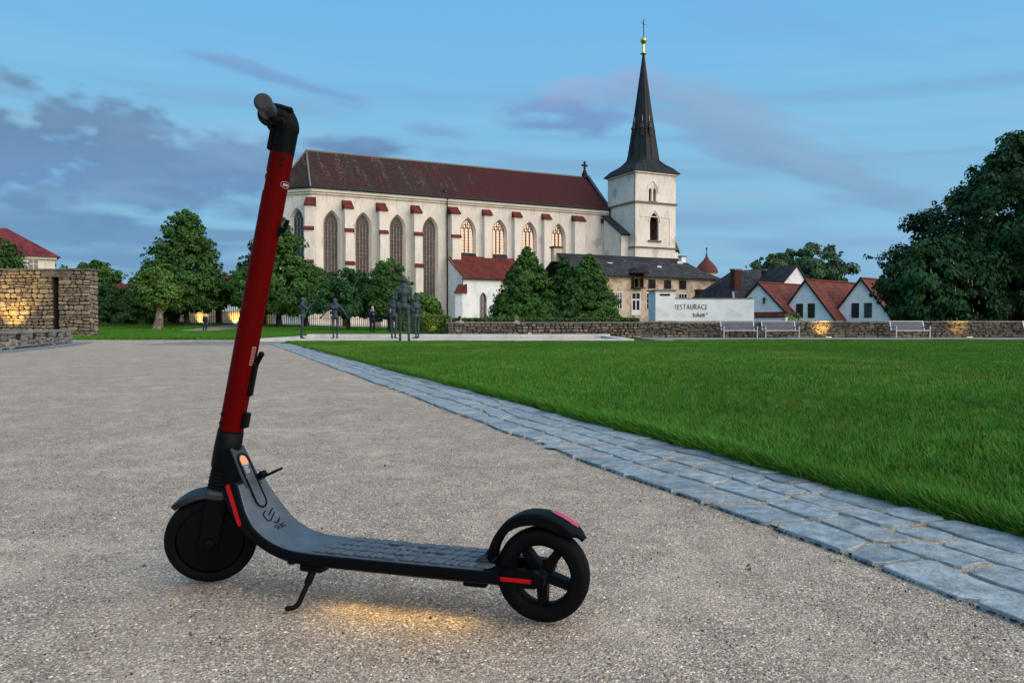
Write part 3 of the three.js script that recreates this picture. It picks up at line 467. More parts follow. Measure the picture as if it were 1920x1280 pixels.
{
  const c = thing('church', 'long cream gothic church with steep red-brown tiled roof and tall pointed windows', 'church', CH[0], CH[1], CH[2], CT);
  const LEN = 43.3, EA = 17.0, hole = (s, y, w, h) => shift(arch(w + 0.56, h + 0.28), s, y).reverse();
  const cw = [2.5, 6.5, 11.0, 15.5], nw = [20.9, 25.6, 30.25, 34.95];
  const front = shapeGeo([[0, 0], [LEN, 0], [LEN, EA], [0, EA]], 0.9, [...cw.map((s) => hole(s, 2.4, 1.65, 12.15)), ...nw.map((s) => hole(s, 10.3, 1.75, 4.45))]); front.translate(0, 0, -0.9);
  mesh('wall', muv(front), M.plaster, c);
  // apse face with its window opening, the other faces plain
  const ap = [[-3.3, -3.3], [-3.3, -8.7], [0, -12]], fl = Math.hypot(3.3, 3.3);
  { const s = sub('apse_wall', c, -3.3, 0, -3.3, -Math.PI / 4), g = shapeGeo([[0, 0], [fl, 0], [fl, EA], [0, EA]], 0.8, [hole(fl * 0.54, 2.4, 1.45, 12.4)]); g.translate(0, 0, -0.8); mesh('wall_face', muv(g), M.plaster, s); }
  gothic(c, -3.3 + fl * 0.54 * Math.SQRT1_2, 2.4, -3.3 + fl * 0.54 * Math.SQRT1_2, -Math.PI / 4, 1.45, 12.4, M.darkGlass, M.greyStone, { lights: 3, bars: 14 });
  mesh('wall', [polyGeo([[[-3.3, 0, -8.7], [-3.3, 0, -3.3], [-3.3, EA, -3.3], [-3.3, EA, -8.7]], [[0, 0, -12], [-3.3, 0, -8.7], [-3.3, EA, -8.7], [0, EA, -12]], [[LEN, 0, -12], [0, 0, -12], [0, EA, -12], [LEN, EA, -12]]])], M.plaster, c);
  mesh('gable_wall', polyGeo([[[LEN, 0, 0], [LEN, 0, -12], [LEN, EA, -12], [LEN, 23.2, -6], [LEN, EA, 0]]]), M.plaster, c);
  for (const s of cw) gothic(c, s, 2.4, 0, 0, 1.65, 12.15, M.leadGlass, M.greyStone, { lights: 4, bars: 22 });
  for (const s of nw) gothic(c, s, 10.3, 0, 0, 1.75, 4.45, M.glowGlass, M.greyStone, { lights: 3, bars: 7 });
  for (const s of nw.slice(0, 2)) mesh('window_apron', polyGeo([[[s - 1.1, 10.25, 0.02], [s - 1.1, 9.6, 0.35], [s + 1.1, 9.6, 0.35], [s + 1.1, 10.25, 0.02]]]), M.slate, c);
  // cornice in two steps, gutter
  const prof = (p) => polyGeo([]);
  mesh('cornice', [bx(-0.1, LEN, 16.68, 16.95, 0.003, 0.22), bx(-0.1, LEN, 16.95, 17.32, 0.003, 0.45)], M.plaster, c);
  { const s = sub('apse_cornice', c, -3.3, 0, -3.3, -Math.PI / 4); mesh('cornice', [bx(-0.2, fl + 0.1, 16.68, 16.95, 0.003, 0.22), bx(-0.3, fl + 0.18, 16.951, 17.321, 0.003, 0.45)], M.plaster, s); }
  mesh('gutter', [rod([-0.3, 17.42, 0.62], [LEN, 17.42, 0.62], 0.13), rod([-3.9, 17.42, -3.0], [-0.3, 17.42, 0.62], 0.13)], M.copper, c);
  // roof: front slope carries the tile picture along its whole length
  const RT = [0.6, 23.2, -6], RE = [LEN + 0.15, 23.2, -6], ey = 17.36, ez = 0.66;
  const slope = (pts) => { const g = polyGeo(pts), p = g.attributes.position, uv = g.attributes.uv; for (let i = 0; i < p.count; i++) uv.setXY(i, (p.getX(i) + 5) / 49, Math.hypot(p.getY(i) - 17.3, 0.0) / 5.9); return g; };
  mesh('roof', slope([[[-0.25, ey, ez], [LEN + 0.15, ey, ez], RE, RT], [[-3.95, ey, -3.05], [-0.25, ey, ez], RT], [[-3.95, ey, -8.95], [-3.95, ey, -3.05], RT], [[-0.25, ey, -12.6], [-3.95, ey, -8.95], RT], [[LEN + 0.15, ey, -12.6], [-0.25, ey, -12.6], RT, RE]]), M.roof, c);
  mesh('ridge_tile', [rod([RT[0], RT[1] + 0.02, -6], [RE[0], RE[1] + 0.02, -6], 0.16, 0.16, 6), rod([-0.25, ey + 0.05, ez], [RT[0], RT[1], RT[2]], 0.13, 0.13, 6), rod([-3.95, ey + 0.05, -3.05], RT, 0.13, 0.13, 6)], M.sandstone, c);
  mesh('gable_coping', bar([LEN + 0.1, 23.5, -6], [LEN + 0.1, 17.2, 0.7], 0.5, 0.32), M.copper, c);
  // stone cross on the gable
  const cr = sub('gable_cross', c, LEN - 0.4, 23.2, -6); mesh('cross_base', [bx(-0.35, 0.35, 0, 0.7, -0.3, 0.3), bx(-0.22, 0.22, 0.7, 1.1, -0.2, 0.2)], M.darkStone, cr); mesh('cross', [bx(-0.13, 0.13, 1.1, 2.5, -0.12, 0.12), bx(-0.5, 0.5, 1.75, 2.02, -0.115, 0.115)], M.darkStone, cr);
  mesh('roof_hatch', bx(17.6, 18.7, 18.1, 18.6, -0.75, -0.1), M.slate, c);
  // buttresses: stepped, each step with a tiled cap
  const butt = (s, w, top, steps, turn = 0, z = 0, x = s) => {
    const b = sub('buttress', c, x, 0, z, turn); let y1 = top;
    steps.forEach(([p, y0, cap], i) => { const pn = p; mesh('shaft', bx(-w / 2, w / 2, y0, y1, 0.002 * i, pn), M.plaster, b); if (i === 0) { mesh('cap', polyGeo([[[-w / 2 - 0.1, y1 + cap, 0.01], [-w / 2 - 0.1, y1 - 0.06, pn + 0.16], [w / 2 + 0.1, y1 - 0.06, pn + 0.16], [w / 2 + 0.1, y1 + cap, 0.01]], [[-w / 2 - 0.1, y1 + cap, 0.01], [-w / 2 - 0.1, y1 - 0.2, 0.01], [-w / 2 - 0.1, y1 - 0.2, pn + 0.16], [-w / 2 - 0.1, y1 - 0.06, pn + 0.16]], [[w / 2 + 0.1, y1 + cap, 0.01], [w / 2 + 0.1, y1 - 0.06, pn + 0.16], [w / 2 + 0.1, y1 - 0.2, pn + 0.16], [w / 2 + 0.1, y1 - 0.2, 0.01]], [[-w / 2 - 0.1, y1 - 0.2, pn + 0.16], [w / 2 + 0.1, y1 - 0.2, pn + 0.16], [w / 2 + 0.1, y1 - 0.06, pn + 0.16], [-w / 2 - 0.1, y1 - 0.06, pn + 0.16]]]), M.capTile, b); } else { const pp = steps[i - 1][0]; mesh('cap', polyGeo([[[-w / 2 - 0.09, y1 + cap, pp], [-w / 2 - 0.09, y1, pn + 0.14], [w / 2 + 0.09, y1, pn + 0.14], [w / 2 + 0.09, y1 + cap, pp]], [[-w / 2 - 0.09, y1, pn + 0.14], [-w / 2 - 0.09, y1 - 0.16, pn + 0.14], [w / 2 + 0.09, y1 - 0.16, pn + 0.14], [w / 2 + 0.09, y1, pn + 0.14]], [[-w / 2 - 0.09, y1 + cap, pp], [-w / 2 - 0.09, y1 - 0.16, pp], [-w / 2 - 0.09, y1 - 0.16, pn + 0.14], [-w / 2 - 0.09, y1, pn + 0.14]], [[w / 2 + 0.09, y1 + cap, pp], [w / 2 + 0.09, y1, pn + 0.14], [w / 2 + 0.09, y1 - 0.16, pn + 0.14], [w / 2 + 0.09, y1 - 0.16, pp]]]), M.capTile, b); } y1 = y0; });
  };
  const st = [[1.25, 12.2, 1.0], [1.55, 8.1, 0.35], [1.85, 0, 0.35]];
  butt(0.15, 1.05, 15.25, st, -Math.PI / 8, 0, -0.05);
  for (const s of [4.35, 8.75, 13.35]) butt(s, 1.02, 15.15, st);
  butt(18.65, 1.2, 15.4, [[1.2, 12.2, 0.9], [1.5, 0, 0.3]]);
  for (const s of [23.55, 28.1, 32.75]) butt(s, 1.1, 15.55, [[0.75, 0, 0.7]]);
  butt(38.0, 1.75, 15.6, [[0.85, 0, 0.7]]); butt(42.6, 0.95, 15.6, [[0.6, 0, 0.6]]);
  mesh('downpipe', [rod([17.75, 0, 0.32], [17.75, 16.9, 0.32], 0.09), rod([17.75, 16.9, 0.32], [17.75, 17.4, 0.6], 0.09)], M.ironwork, c);
  mesh('downpipe', rod([43.15, 8, 0.7], [43.15, 17.2, 0.7], 0.09), M.ironwork, c);
}
// sacristy leaning against the nave
{
  const o = 6.0, a = thing('sacristy', 'low white chapel annex with rust-red roof and one dark pointed window', 'annex', CH[0], 0, CH[2], CT);
  const w1 = shapeGeo([[17.7, 0], [22.7, 0], [22.7, 6.5], [17.7, 6.5]], 0.5, [shift(arch(1.0, 3.7), 20.45, 1.0).reverse()]); w1.translate(0, 0, o - 0.5); mesh('wall', muv(w1), M.whiteWall, a);
  mesh('wall', [polyGeo([[[17.7, 0, 0.8], [17.7, 0, o], [17.7, 6.5, o], [17.7, 9.6, 0.8]], [[22.7, 0, o], [25.4, 0, o - 1.6], [25.4, 5.6, o - 1.6], [22.7, 6.5, o]], [[25.4, 0, o - 1.6], [30, 0, o - 1.6], [30, 6.2, o - 1.6], [25.4, 5.6, o - 1.6]]])], M.whiteWall, a);
  mesh('roof', [polyGeo([[[17.5, 6.45, o + 0.35], [22.75, 6.45, o + 0.35], [24.2, 9.75, 0.5], [18.6, 9.75, 0.5]], [[17.5, 6.45, o + 0.35], [18.6, 9.75, 0.5], [17.5, 9.5, 0.5]], [[22.75, 6.45, o + 0.35], [25.6, 4.9, o - 1.2], [26.2, 7.6, o - 3.2], [24.2, 9.75, 0.5]], [[25.6, 5.2, o - 1.2], [31, 6.1, o - 1.2], [31, 9.6, 0.5], [24.2, 9.75, 0.5]]])], M.capTile, a);
  mesh('eave', bx(17.5, 22.75, 6.28, 6.42, o, o + 0.36), M.brownWood, a);
  const g = sub('window', a, 20.45, 1.0, o); const gl = new THREE.ShapeGeometry(new THREE.Shape(arch(1.0, 3.7).map((p) => new THREE.Vector2(...p)))); gl.translate(0, 0, -0.4); mesh('glass', gl, M.darkGlass, g);
  mesh('mullion', bx(-0.04, 0.04, 0, 3.4, -0.39, -0.33), M.greyStone, g); for (let i = 1; i < 6; i++) mesh('glazing_bar', bx(-0.5, 0.5, i * 0.55, i * 0.55 + 0.04, -0.385, -0.35), M.greyStone, g);
  const b = sub('buttress', a, 17.5, 0, o, -Math.PI / 4); mesh('shaft', bx(-0.5, 0.5, 0, 4.6, -0.3, 1.0), M.whiteWall, b); mesh('cap', polyGeo([[[-0.6, 5.7, -0.3], [-0.6, 4.5, 1.2], [0.6, 4.5, 1.2], [0.6, 5.7, -0.3]], [[-0.6, 5.7, -0.3], [-0.6, 4.45, -0.3], [-0.6, 4.5, 1.2]], [[0.6, 5.7, -0.3], [0.6, 4.5, 1.2], [0.6, 4.45, -0.3]]]), M.capTile, b);
}
// bell tower
{
  const s0 = 43.3, w = 7.0, z1 = 6.9, z0 = -0.1, t = thing('church_tower', 'square cream bell tower with a dark pointed spire, gilt ball and cross', 'tower', CH[0], 0, CH[2], CT), H = 22.1;
  const f = shapeGeo([[s0, 0], [s0 + w, 0], [s0 + w, H], [s0, H]], 0.4, [shift(arch(1.5, 3.9), s0 + 3.25, 12.5).reverse(), shift(arch(0.5, 1.85), s0 + 2.55, 18.0).reverse(), shift(arch(0.5, 1.85), s0 + 3.3, 18.0).reverse()]); f.translate(0, 0, z1 - 0.4);
  mesh('wall', muv(f), M.plaster, t);
  mesh('wall', polyGeo([[[s0, 0, z0], [s0, 0, z1], [s0, H, z1], [s0, H, z0]], [[s0 + w, 0, z1], [s0 + w, 0, z0], [s0 + w, H, z0], [s0 + w, H, z1]], [[s0 + w, 0, z0], [s0, 0, z0], [s0, H, z0], [s0 + w, H, z0]]]), M.plaster, t);
  const ring = (y, h, e) => [bx(s0 - e, s0 + w + e, y, y + h, z1 + 0.003, z1 + e), bx(s0 - e, s0 - 0.003, y, y + h, z0, z1 + 0.002), bx(s0 + w + 0.003, s0 + w + e, y, y + h, z0, z1 + 0.002)];
  mesh('string_course', ring(17.65, 0.22, 0.22), M.sandstone, t); mesh('string_course', ring(11.35, 0.2, 0.18), M.sandstone, t); mesh('string_course', ring(21.85, 0.3, 0.25), M.plaster, t);
  // belfry openings
  const lv = sub('window', t, s0 + 3.25, 12.5, z1); 
  for (let i = 0; i < 9; i++) mesh('louvre', bar([-0.62, 0.35 + i * 0.27, -0.25], [0.62, 0.35 + i * 0.27, -0.25], 0.03, 0.26), M.brick, lv); mesh('sill', bx(-1.15, 1.15, -0.2, -0.02, 0.004, 0.26), M.sandstone, lv);
  mesh('surround', tube(arch(1.9, 4.25).slice(2).map((p) => [p[0], p[1], 0.02]), 0.09, 40, 6), M.plaster, lv);
  for (const x of [2.55, 3.3]) { const q = sub('window', t, s0 + x, 18.0, z1); mesh('sill', bx(-0.34, 0.34, -0.16, -0.01, 0.004, 0.14), M.sandstone, q); }
  mesh('bell_floor', bx(s0 + 0.02, s0 + w - 0.02, 17.3, 17.5, z0 + 0.02, z1 - 0.42), M.brownWood, t); mesh('loft_floor', bx(s0 + 0.02, s0 + w - 0.02, 12.1, 12.3, z0 + 0.02, z1 - 0.42), M.brownWood, t);
  mesh('window_hood', tube(arch(1.9, 2.9).slice(2).map((p) => [p[0] + s0 + 2.92, p[1] + 17.95, z1 + 0.02]), 0.08, 40, 6), M.plaster, t);
  mesh('panel_frame', [bx(s0 + 0.75, s0 + 6.0, 15.75, 15.86, z1 + 0.003, z1 + 0.06), bx(s0 + 5.9, s0 + 6.0, 12.0, 15.748, z1 + 0.003, z1 + 0.06)], M.plaster, t);
  // spire: flared skirt from the square to an octagon, then the long needle
  const cx = s0 + w / 2 + 0.3, cz = (z0 + z1) / 2, sq = (y, h) => [[-h, -h * 0.0], [0, 0]], ringP = (y, r, sqr) => { const o = []; for (let i = 0; i < 16; i++) { const a = i * Math.PI / 8 + Math.PI / 16 * 0, c8 = Math.cos(Math.PI / 8) / Math.cos(((a + Math.PI / 8 + Math.PI * 4) % (Math.PI / 4)) - Math.PI / 8), q = 1 / Math.max(Math.abs(Math.cos(a)), Math.abs(Math.sin(a))), k = r * lerp(c8, q, sqr); o.push([cx - 0.3 * sqr + k * Math.cos(a), y, cz + k * Math.sin(a)]); } return o; };
  const lv2 = [[22.15, 3.95, 1], [22.9, 3.3, 1], [23.6, 2.75, 0.6], [24.3, 2.42, 0.1], [25.2, 2.25, 0], [32, 1.22, 0], [39.9, 0.12, 0]].map((q) => ringP(...q)), fs = [];
  for (let k = 0; k + 1 < lv2.length; k++) { const q = k < 3 ? fs : fs; for (let i = 0; i < 16; i++) { const j = (i + 1) % 16; q.push([lv2[k][j], lv2[k][i], lv2[k + 1][i], lv2[k + 1][j]]); } }
  mesh('spire', polyGeo(fs), M.spire, t);
  const seams = []; for (let i = 0; i < 16; i++) { for (let k = 0; k < 3; k++) { const j = (i + 1) % 16; for (const u of [0, 0.33, 0.66]) { const A = lv2[k][i].map((v, n) => lerp(v, lv2[k][j][n], u)), B = lv2[k + 1][i].map((v, n) => lerp(v, lv2[k + 1][j][n], u)); seams.push(rod(A, B, 0.035, 0.035, 4)); } } }
  for (let i = 0; i < 16; i += 2) { seams.push(rod(lv2[3][i], lv2[5][i], 0.06, 0.05, 4), rod(lv2[5][i], lv2[6][i], 0.05, 0.03, 4)); }
  mesh('roof_seam', seams, M.spire, t);
  mesh('eave', bx(s0 - 0.5, s0 + w + 0.5, 22.06, 22.16, z0 - 0.4, z1 + 0.42), M.brownWood, t);
  for (const an of [Math.PI * 0.5, Math.PI * 1.0, 0, Math.PI * 0.72]) { const d = sub('dormer', t, cx + Math.cos(an) * 1.66, 27.6, cz + Math.sin(an) * 1.66, -an + Math.PI / 2); d.scale.set(0.78, 0.9, 0.8); mesh('wall', bx(-0.32, 0.32, 0, 1.35, -0.5, 0.25), M.spire, d); mesh('roof', polyGeo([[[-0.45, 1.3, 0.4], [0, 2.5, -0.1], [0, 2.5, -0.6], [-0.45, 1.3, -0.6]], [[0.45, 1.3, -0.6], [0, 2.5, -0.6], [0, 2.5, -0.1], [0.45, 1.3, 0.4]], [[-0.45, 1.3, 0.4], [0.45, 1.3, 0.4], [0, 2.5, -0.1]]]), M.copper, d); mesh('painted_opening', bx(-0.2, 0.2, 0.25, 1.15, 0.25, 0.27), M.brownWood, d); mesh('finial', rod([0, 2.45, -0.2], [0, 3.4, -0.2], 0.06, 0.03, 6), M.steel, d); }  // flat brown panel on each dormer paints in the dark of an open window
  const fin = new THREE.LatheGeometry([[0.001, 39.7], [0.42, 39.8], [0.42, 39.95], [0.18, 40.05], [0.16, 41.2], [0.22, 41.3], [0.36, 41.42], [0.42, 41.66], [0.46, 41.72], [0.46, 41.8], [0.38, 42.0], [0.22, 42.2], [0.05, 42.32]].map((p) => new THREE.Vector2(...p)), 14); fin.translate(cx, 0, cz); mesh('gilt_ball', fin, M.gold, t);
  mesh('cross', [rod([cx, 42.3, cz], [cx, 44.8, cz], 0.06), rod([cx - 0.45, 44.2, cz + 0.22], [cx + 0.45, 44.2, cz - 0.22], 0.05)], M.ironwork, t);
  // stair buttress on the nave side and a small one at the outer corner
  const b = sub('buttress', t, 0, 0, 0); mesh('shaft', polyGeo([[[42.0, 0, 0.9], [42.0, 0, 5.4], [42.0, 13.3, 5.4], [42.0, 16.1, 0.9]], [[42.0, 0, 5.4], [43.3, 0, 5.4], [43.3, 13.3, 5.4], [42.0, 13.3, 5.4]]]), M.plaster, b); mesh('cap', [bar([42.55, 16.45, 0.5], [42.55, 13.25, 5.75], 1.6, 0.2)], M.copper, b);
  const b2 = sub('buttress', t, 0, 0, 0); mesh('shaft', bx(s0 + w, s0 + w + 0.7, 0, 11.0, 4.6, 6.6), M.plaster, b2); mesh('cap', bar([s0 + w + 0.02, 12.8, 5.6], [s0 + w + 1.0, 10.9, 5.6], 0.2, 2.2), M.sandstone, b2);
}
// ------------------------------------------------------------------ plain window: frame, panes set in a box; origin at its middle on the wall
function casement(parent, x, y, z, w, h, nx, ny, frame = M.whiteFrame, name = 'window') {
  const g = sub(name, parent, x, y, z); mesh('glass', bx(-w / 2, w / 2, -h / 2, h / 2, 0.01, 0.03), M.darkGlass, g);
  const f = [bx(-w / 2 - 0.07, w / 2 + 0.07, h / 2, h / 2 + 0.08, 0.005, 0.09), bx(-w / 2 - 0.07, w / 2 + 0.07, -h / 2 - 0.08, -h / 2, 0.005, 0.11), bx(-w / 2 - 0.07, -w / 2, -h / 2, h / 2, 0.005, 0.088), bx(w / 2, w / 2 + 0.07, -h / 2, h / 2, 0.005, 0.088)]; mesh('frame', f, frame, g);
  const m = []; for (let i = 1; i < nx; i++) m.push(bx(-w / 2 + w * i / nx - 0.035, -w / 2 + w * i / nx + 0.035, -h / 2, h / 2, 0.03, 0.07)); for (let i = 1; i < ny; i++) m.push(bx(-w / 2, w / 2, -h / 2 + h * i / ny - 0.028, -h / 2 + h * i / ny + 0.028, 0.03, 0.065)); if (m.length) mesh('glazing_bar', m, frame, g); return g;
}
// convent wing below the tower
{
  const o = 15, c = thing('convent_wing', 'weathered ochre two-storey wing with patched slate roof below the tower', 'building', CH[0], 0, CH[2], CT);
  { const fw = shapeGeo([[30, 0], [49.8, 0], [49.8, 6.75], [30, 6.75]], 0.5, [[[37.12, 5.3], [37.12, 6.7], [38.38, 6.7], [38.38, 5.3]]]); fw.translate(0, 0, o - 0.5); mesh('wall', muv(fw), M.oldPlaster, c); mesh('wall', polyGeo([[[30, 0, 6], [30, 0, o - 0.5], [30, 6.75, o - 0.5], [30, 6.75, 6]], [[49.8, 0, o - 0.5], [49.8, 0, 6], [49.8, 6.75, 6], [49.8, 6.75, o - 0.5]], [[49.8, 0, 6], [30, 0, 6], [30, 6.75, 6], [49.8, 6.75, 6]]]), M.oldPlaster, c); mesh('loft_floor', bx(30.1, 49.7, 5.0, 5.2, 6.1, o - 0.52), M.brownWood, c); }
  mesh('cornice', bx(29.8, 50.0, 6.45, 6.75, o + 0.003, o + 0.28), M.oldPlaster, c);
  const R1 = [29, 9.75, 10], R2 = [48.6, 9.75, 10];
  mesh('roof', polyGeo([[[29, 6.72, o + 0.55], [50.3, 6.72, o + 0.55], R2, R1], [[50.3, 6.72, o + 0.55], [53.2, 6.5, 8], [52.5, 6.6, 5], R2], [[52.5, 6.6, 5], [29, 6.72, 5], R1, R2]]), M.slate, c);
  mesh('gutter', rod([29, 6.66, o + 0.6], [50.3, 6.66, o + 0.6], 0.09), M.ironwork, c);
  { const d = sub('loading_hatch', c, 37.75, 5.3, o + 0.62); mesh('dormer_wall', [bx(-0.75, -0.63, 0, 2.0, -0.6, 0.02), bx(0.63, 0.75, 0, 2.0, -0.6, 0.02), bx(-0.63, 0.63, 1.9, 2.0, -0.6, 0.018)], M.brownWood, d); mesh('hood', polyGeo([[[-1.2, 1.75, 0.9], [0, 2.55, 0.9], [0, 2.55, -1.6], [-1.2, 1.75, -1.6]], [[1.2, 1.75, -1.6], [0, 2.55, -1.6], [0, 2.55, 0.9], [1.2, 1.75, 0.9]], [[-1.2, 1.75, 0.9], [1.2, 1.75, 0.9], [0, 2.55, 0.9]]]), M.slate, d); mesh('sill', bx(-0.85, 0.85, -0.14, 0, -0.6, 0.3), M.brownWood, d); }
  for (const s of [40.2, 42.7, 45.15]) casement(c, s, 5.8, o, 0.95, 0.95, 2, 2, M.darkWood);
  casement(c, 34.9, 3.6, o, 1.3, 2.0, 4, 3); casement(c, 40.05, 3.6, o, 1.35, 1.95, 4, 3); casement(c, 31.4, 3.6, o, 1.3, 2.0, 4, 3);
  { const d = sub('door', c, 37.7, 1.75, o); mesh('leaf', bx(-0.6, 0.6, 0, 2.0, 0.005, 0.08), M.whiteFrame, d); for (const [a, b] of [[-0.52, -0.08], [0.08, 0.52]]) mesh('pane', bx(a, b, 0.7, 1.9, 0.082, 0.095), M.darkGlass, d); mesh('fanlight', bx(-0.56, 0.56, 2.1, 2.8, 0.01, 0.05), M.darkGlass, d); mesh('frame', [bx(-0.7, -0.6, 0, 2.95, 0.005, 0.12), bx(0.6, 0.7, 0, 2.95, 0.005, 0.12), bx(-0.6, 0.6, 2.0, 2.1, 0.005, 0.118), bx(-0.6, 0.6, 2.82, 2.95, 0.005, 0.118), bx(-0.04, 0.04, 2.1, 2.82, 0.052, 0.1)], M.whiteFrame, d); }
  casement(c, 45.15, 4.2, o, 1.25, 0.75, 3, 1); casement(c, 47.7, 4.2, o, 1.0, 0.75, 3, 1); casement(c, 49.1, 4.2, o, 0.6, 0.75, 2, 1);
  mesh('skylight', bar([35.2, 8.35, 12.25], [36.0, 8.35, 12.25], 0.5, 0.14), M.steel, c); mesh('skylight', bar([42.6, 8.1, 12.9], [43.3, 8.1, 12.9], 0.5, 0.14), M.steel, c); mesh('skylight', bar([47.0, 9.0, 11.5], [47.9, 9.0, 11.5], 0.5, 0.14), M.steel, c);
  // round stair end
  { const e = sub('round_corner', c, 51.6, 0, 12.6); mesh('wall', new THREE.CylinderGeometry(2.1, 2.1, 6.6, 24).translate(0, 3.3, 0), M.oldPlaster, e); mesh('roof', new THREE.ConeGeometry(2.5, 1.1, 24).translate(0, 7.1, 0), M.slate, e); }
  const ch = sub('chimney', c, 29.2, 9.2, 9.5); mesh('stack', bx(-0.6, 0.6, -0.5, 1.2, -0.4, 0.4), M.oldPlaster, ch); mesh('cap', bx(-0.75, 0.75, 1.2, 1.4, -0.5, 0.5), M.darkWood, ch);
  const c2 = sub('chimney', c, 48.4, 8.9, 10.8); mesh('stack', bx(-0.35, 0.35, -0.8, 1.0, -0.35, 0.35), M.whiteWall, c2); mesh('cap', bx(-0.45, 0.45, 1.0, 1.15, -0.45, 0.45), M.sandstone, c2);
  const c3 = sub('chimney', c, 46.1, 2.0, 17.4); mesh('stack', bx(-0.55, 0.55, 0, 2.9, -0.4, 0.4), M.brick, c3); mesh('cap', bx(-0.65, 0.65, 2.9, 3.1, -0.5, 0.5), M.brick, c3);
  mesh('lean_to', [bx(44.9, 47.3, 0, 2.05, 15.02, 18.4)], M.oldPlaster, c);
}
// red onion turret behind
{ const d = thing('onion_turret', 'dark red onion-domed turret rising behind the slate roof', 'turret', 30.3, 0, -120); mesh('drum', new THREE.CylinderGeometry(1.5, 1.5, 8.7, 12).translate(0, 4.35, 0), M.oldPlaster, d); const g = new THREE.LatheGeometry([[1.8, 8.6], [1.75, 8.9], [1.5, 9.5], [1.0, 10.1], [0.5, 10.6], [0.2, 11.1], [0.08, 11.6], [0.02, 11.7]].map((p) => new THREE.Vector2(...p)), 16); mesh('dome', g, mat({ color: rgb(0.1, 0.035, 0.03), roughness: 0.8 }), d); mesh('finial', [rod([0, 11.6, 0], [0, 12.4, 0], 0.06), new THREE.SphereGeometry(0.16, 8, 6).translate(0, 12.4, 0)], M.ironwork, d); }
// restaurant wall with lettering and its pillar
{
  const r = thing('sign_wall', 'plain white garden wall carrying dark restaurant lettering', 'wall', 0, 0, -68);
  mesh('wall', bx(13.2, 21.4, 0, 2.86, -0.4, 0), M.whiteWall, r); mesh('coping', bx(13.2, 21.4, 2.862, 2.93, -0.45, 0.06), M.greyStone, r);
  const ink = mat({ color: rgb(0.012, 0.012, 0.013), roughness: 0.7 });
  const word = (str, f, size, x, y, w, name, extra) => { let cx = 0; const raw = [...str].map((ch) => { const g = new TextGeometry(ch, { font: f, size, depth: 0.02, curveSegments: 4 }); g.computeBoundingBox(); const b = g.boundingBox, ww = b.max.x - b.min.x; g.translate(-b.min.x + cx, 0, 0); cx += ww + size * 0.17; return g; }); const k = w / cx; raw.forEach((g, i) => { g.scale(k, 1, 1); if (extra) extra(g, i); g.translate(x, y, 0.004); mesh(name, g, ink, r); }); };
  word('RESTAURACE', font, 0.43, 14.3, 1.93, 3.0, 'letter');
  word('Boh\u00e9m', fontS, 0.33, 15.98, 1.26, 1.12, 'letter', (g, i) => g.rotateZ([0.06, -0.04, 0.05, -0.05, 0.03][i] || 0));
  mesh('letter', new THREE.TorusGeometry(0.055, 0.02, 6, 14).translate(17.22, 1.56, 0.01), ink, r);
  const p = thing('sign_pillar', 'square white pillar with a dark slot and flat cap beside the lettered wall', 'pillar', 12.93, 0, -66.4, 0.18);
  mesh('shaft', bx(-0.88, 0.88, 0, 3.45, -0.88, 0.8), M.whiteWall, p); mesh('cap', bx(-1.02, 1.02, 3.452, 3.55, -1.0, 0.94), M.greyStone, p); mesh('slot', bx(-0.5, 0.42, 3.02, 3.2, 0.795, 0.805), M.darkWood, p);
}
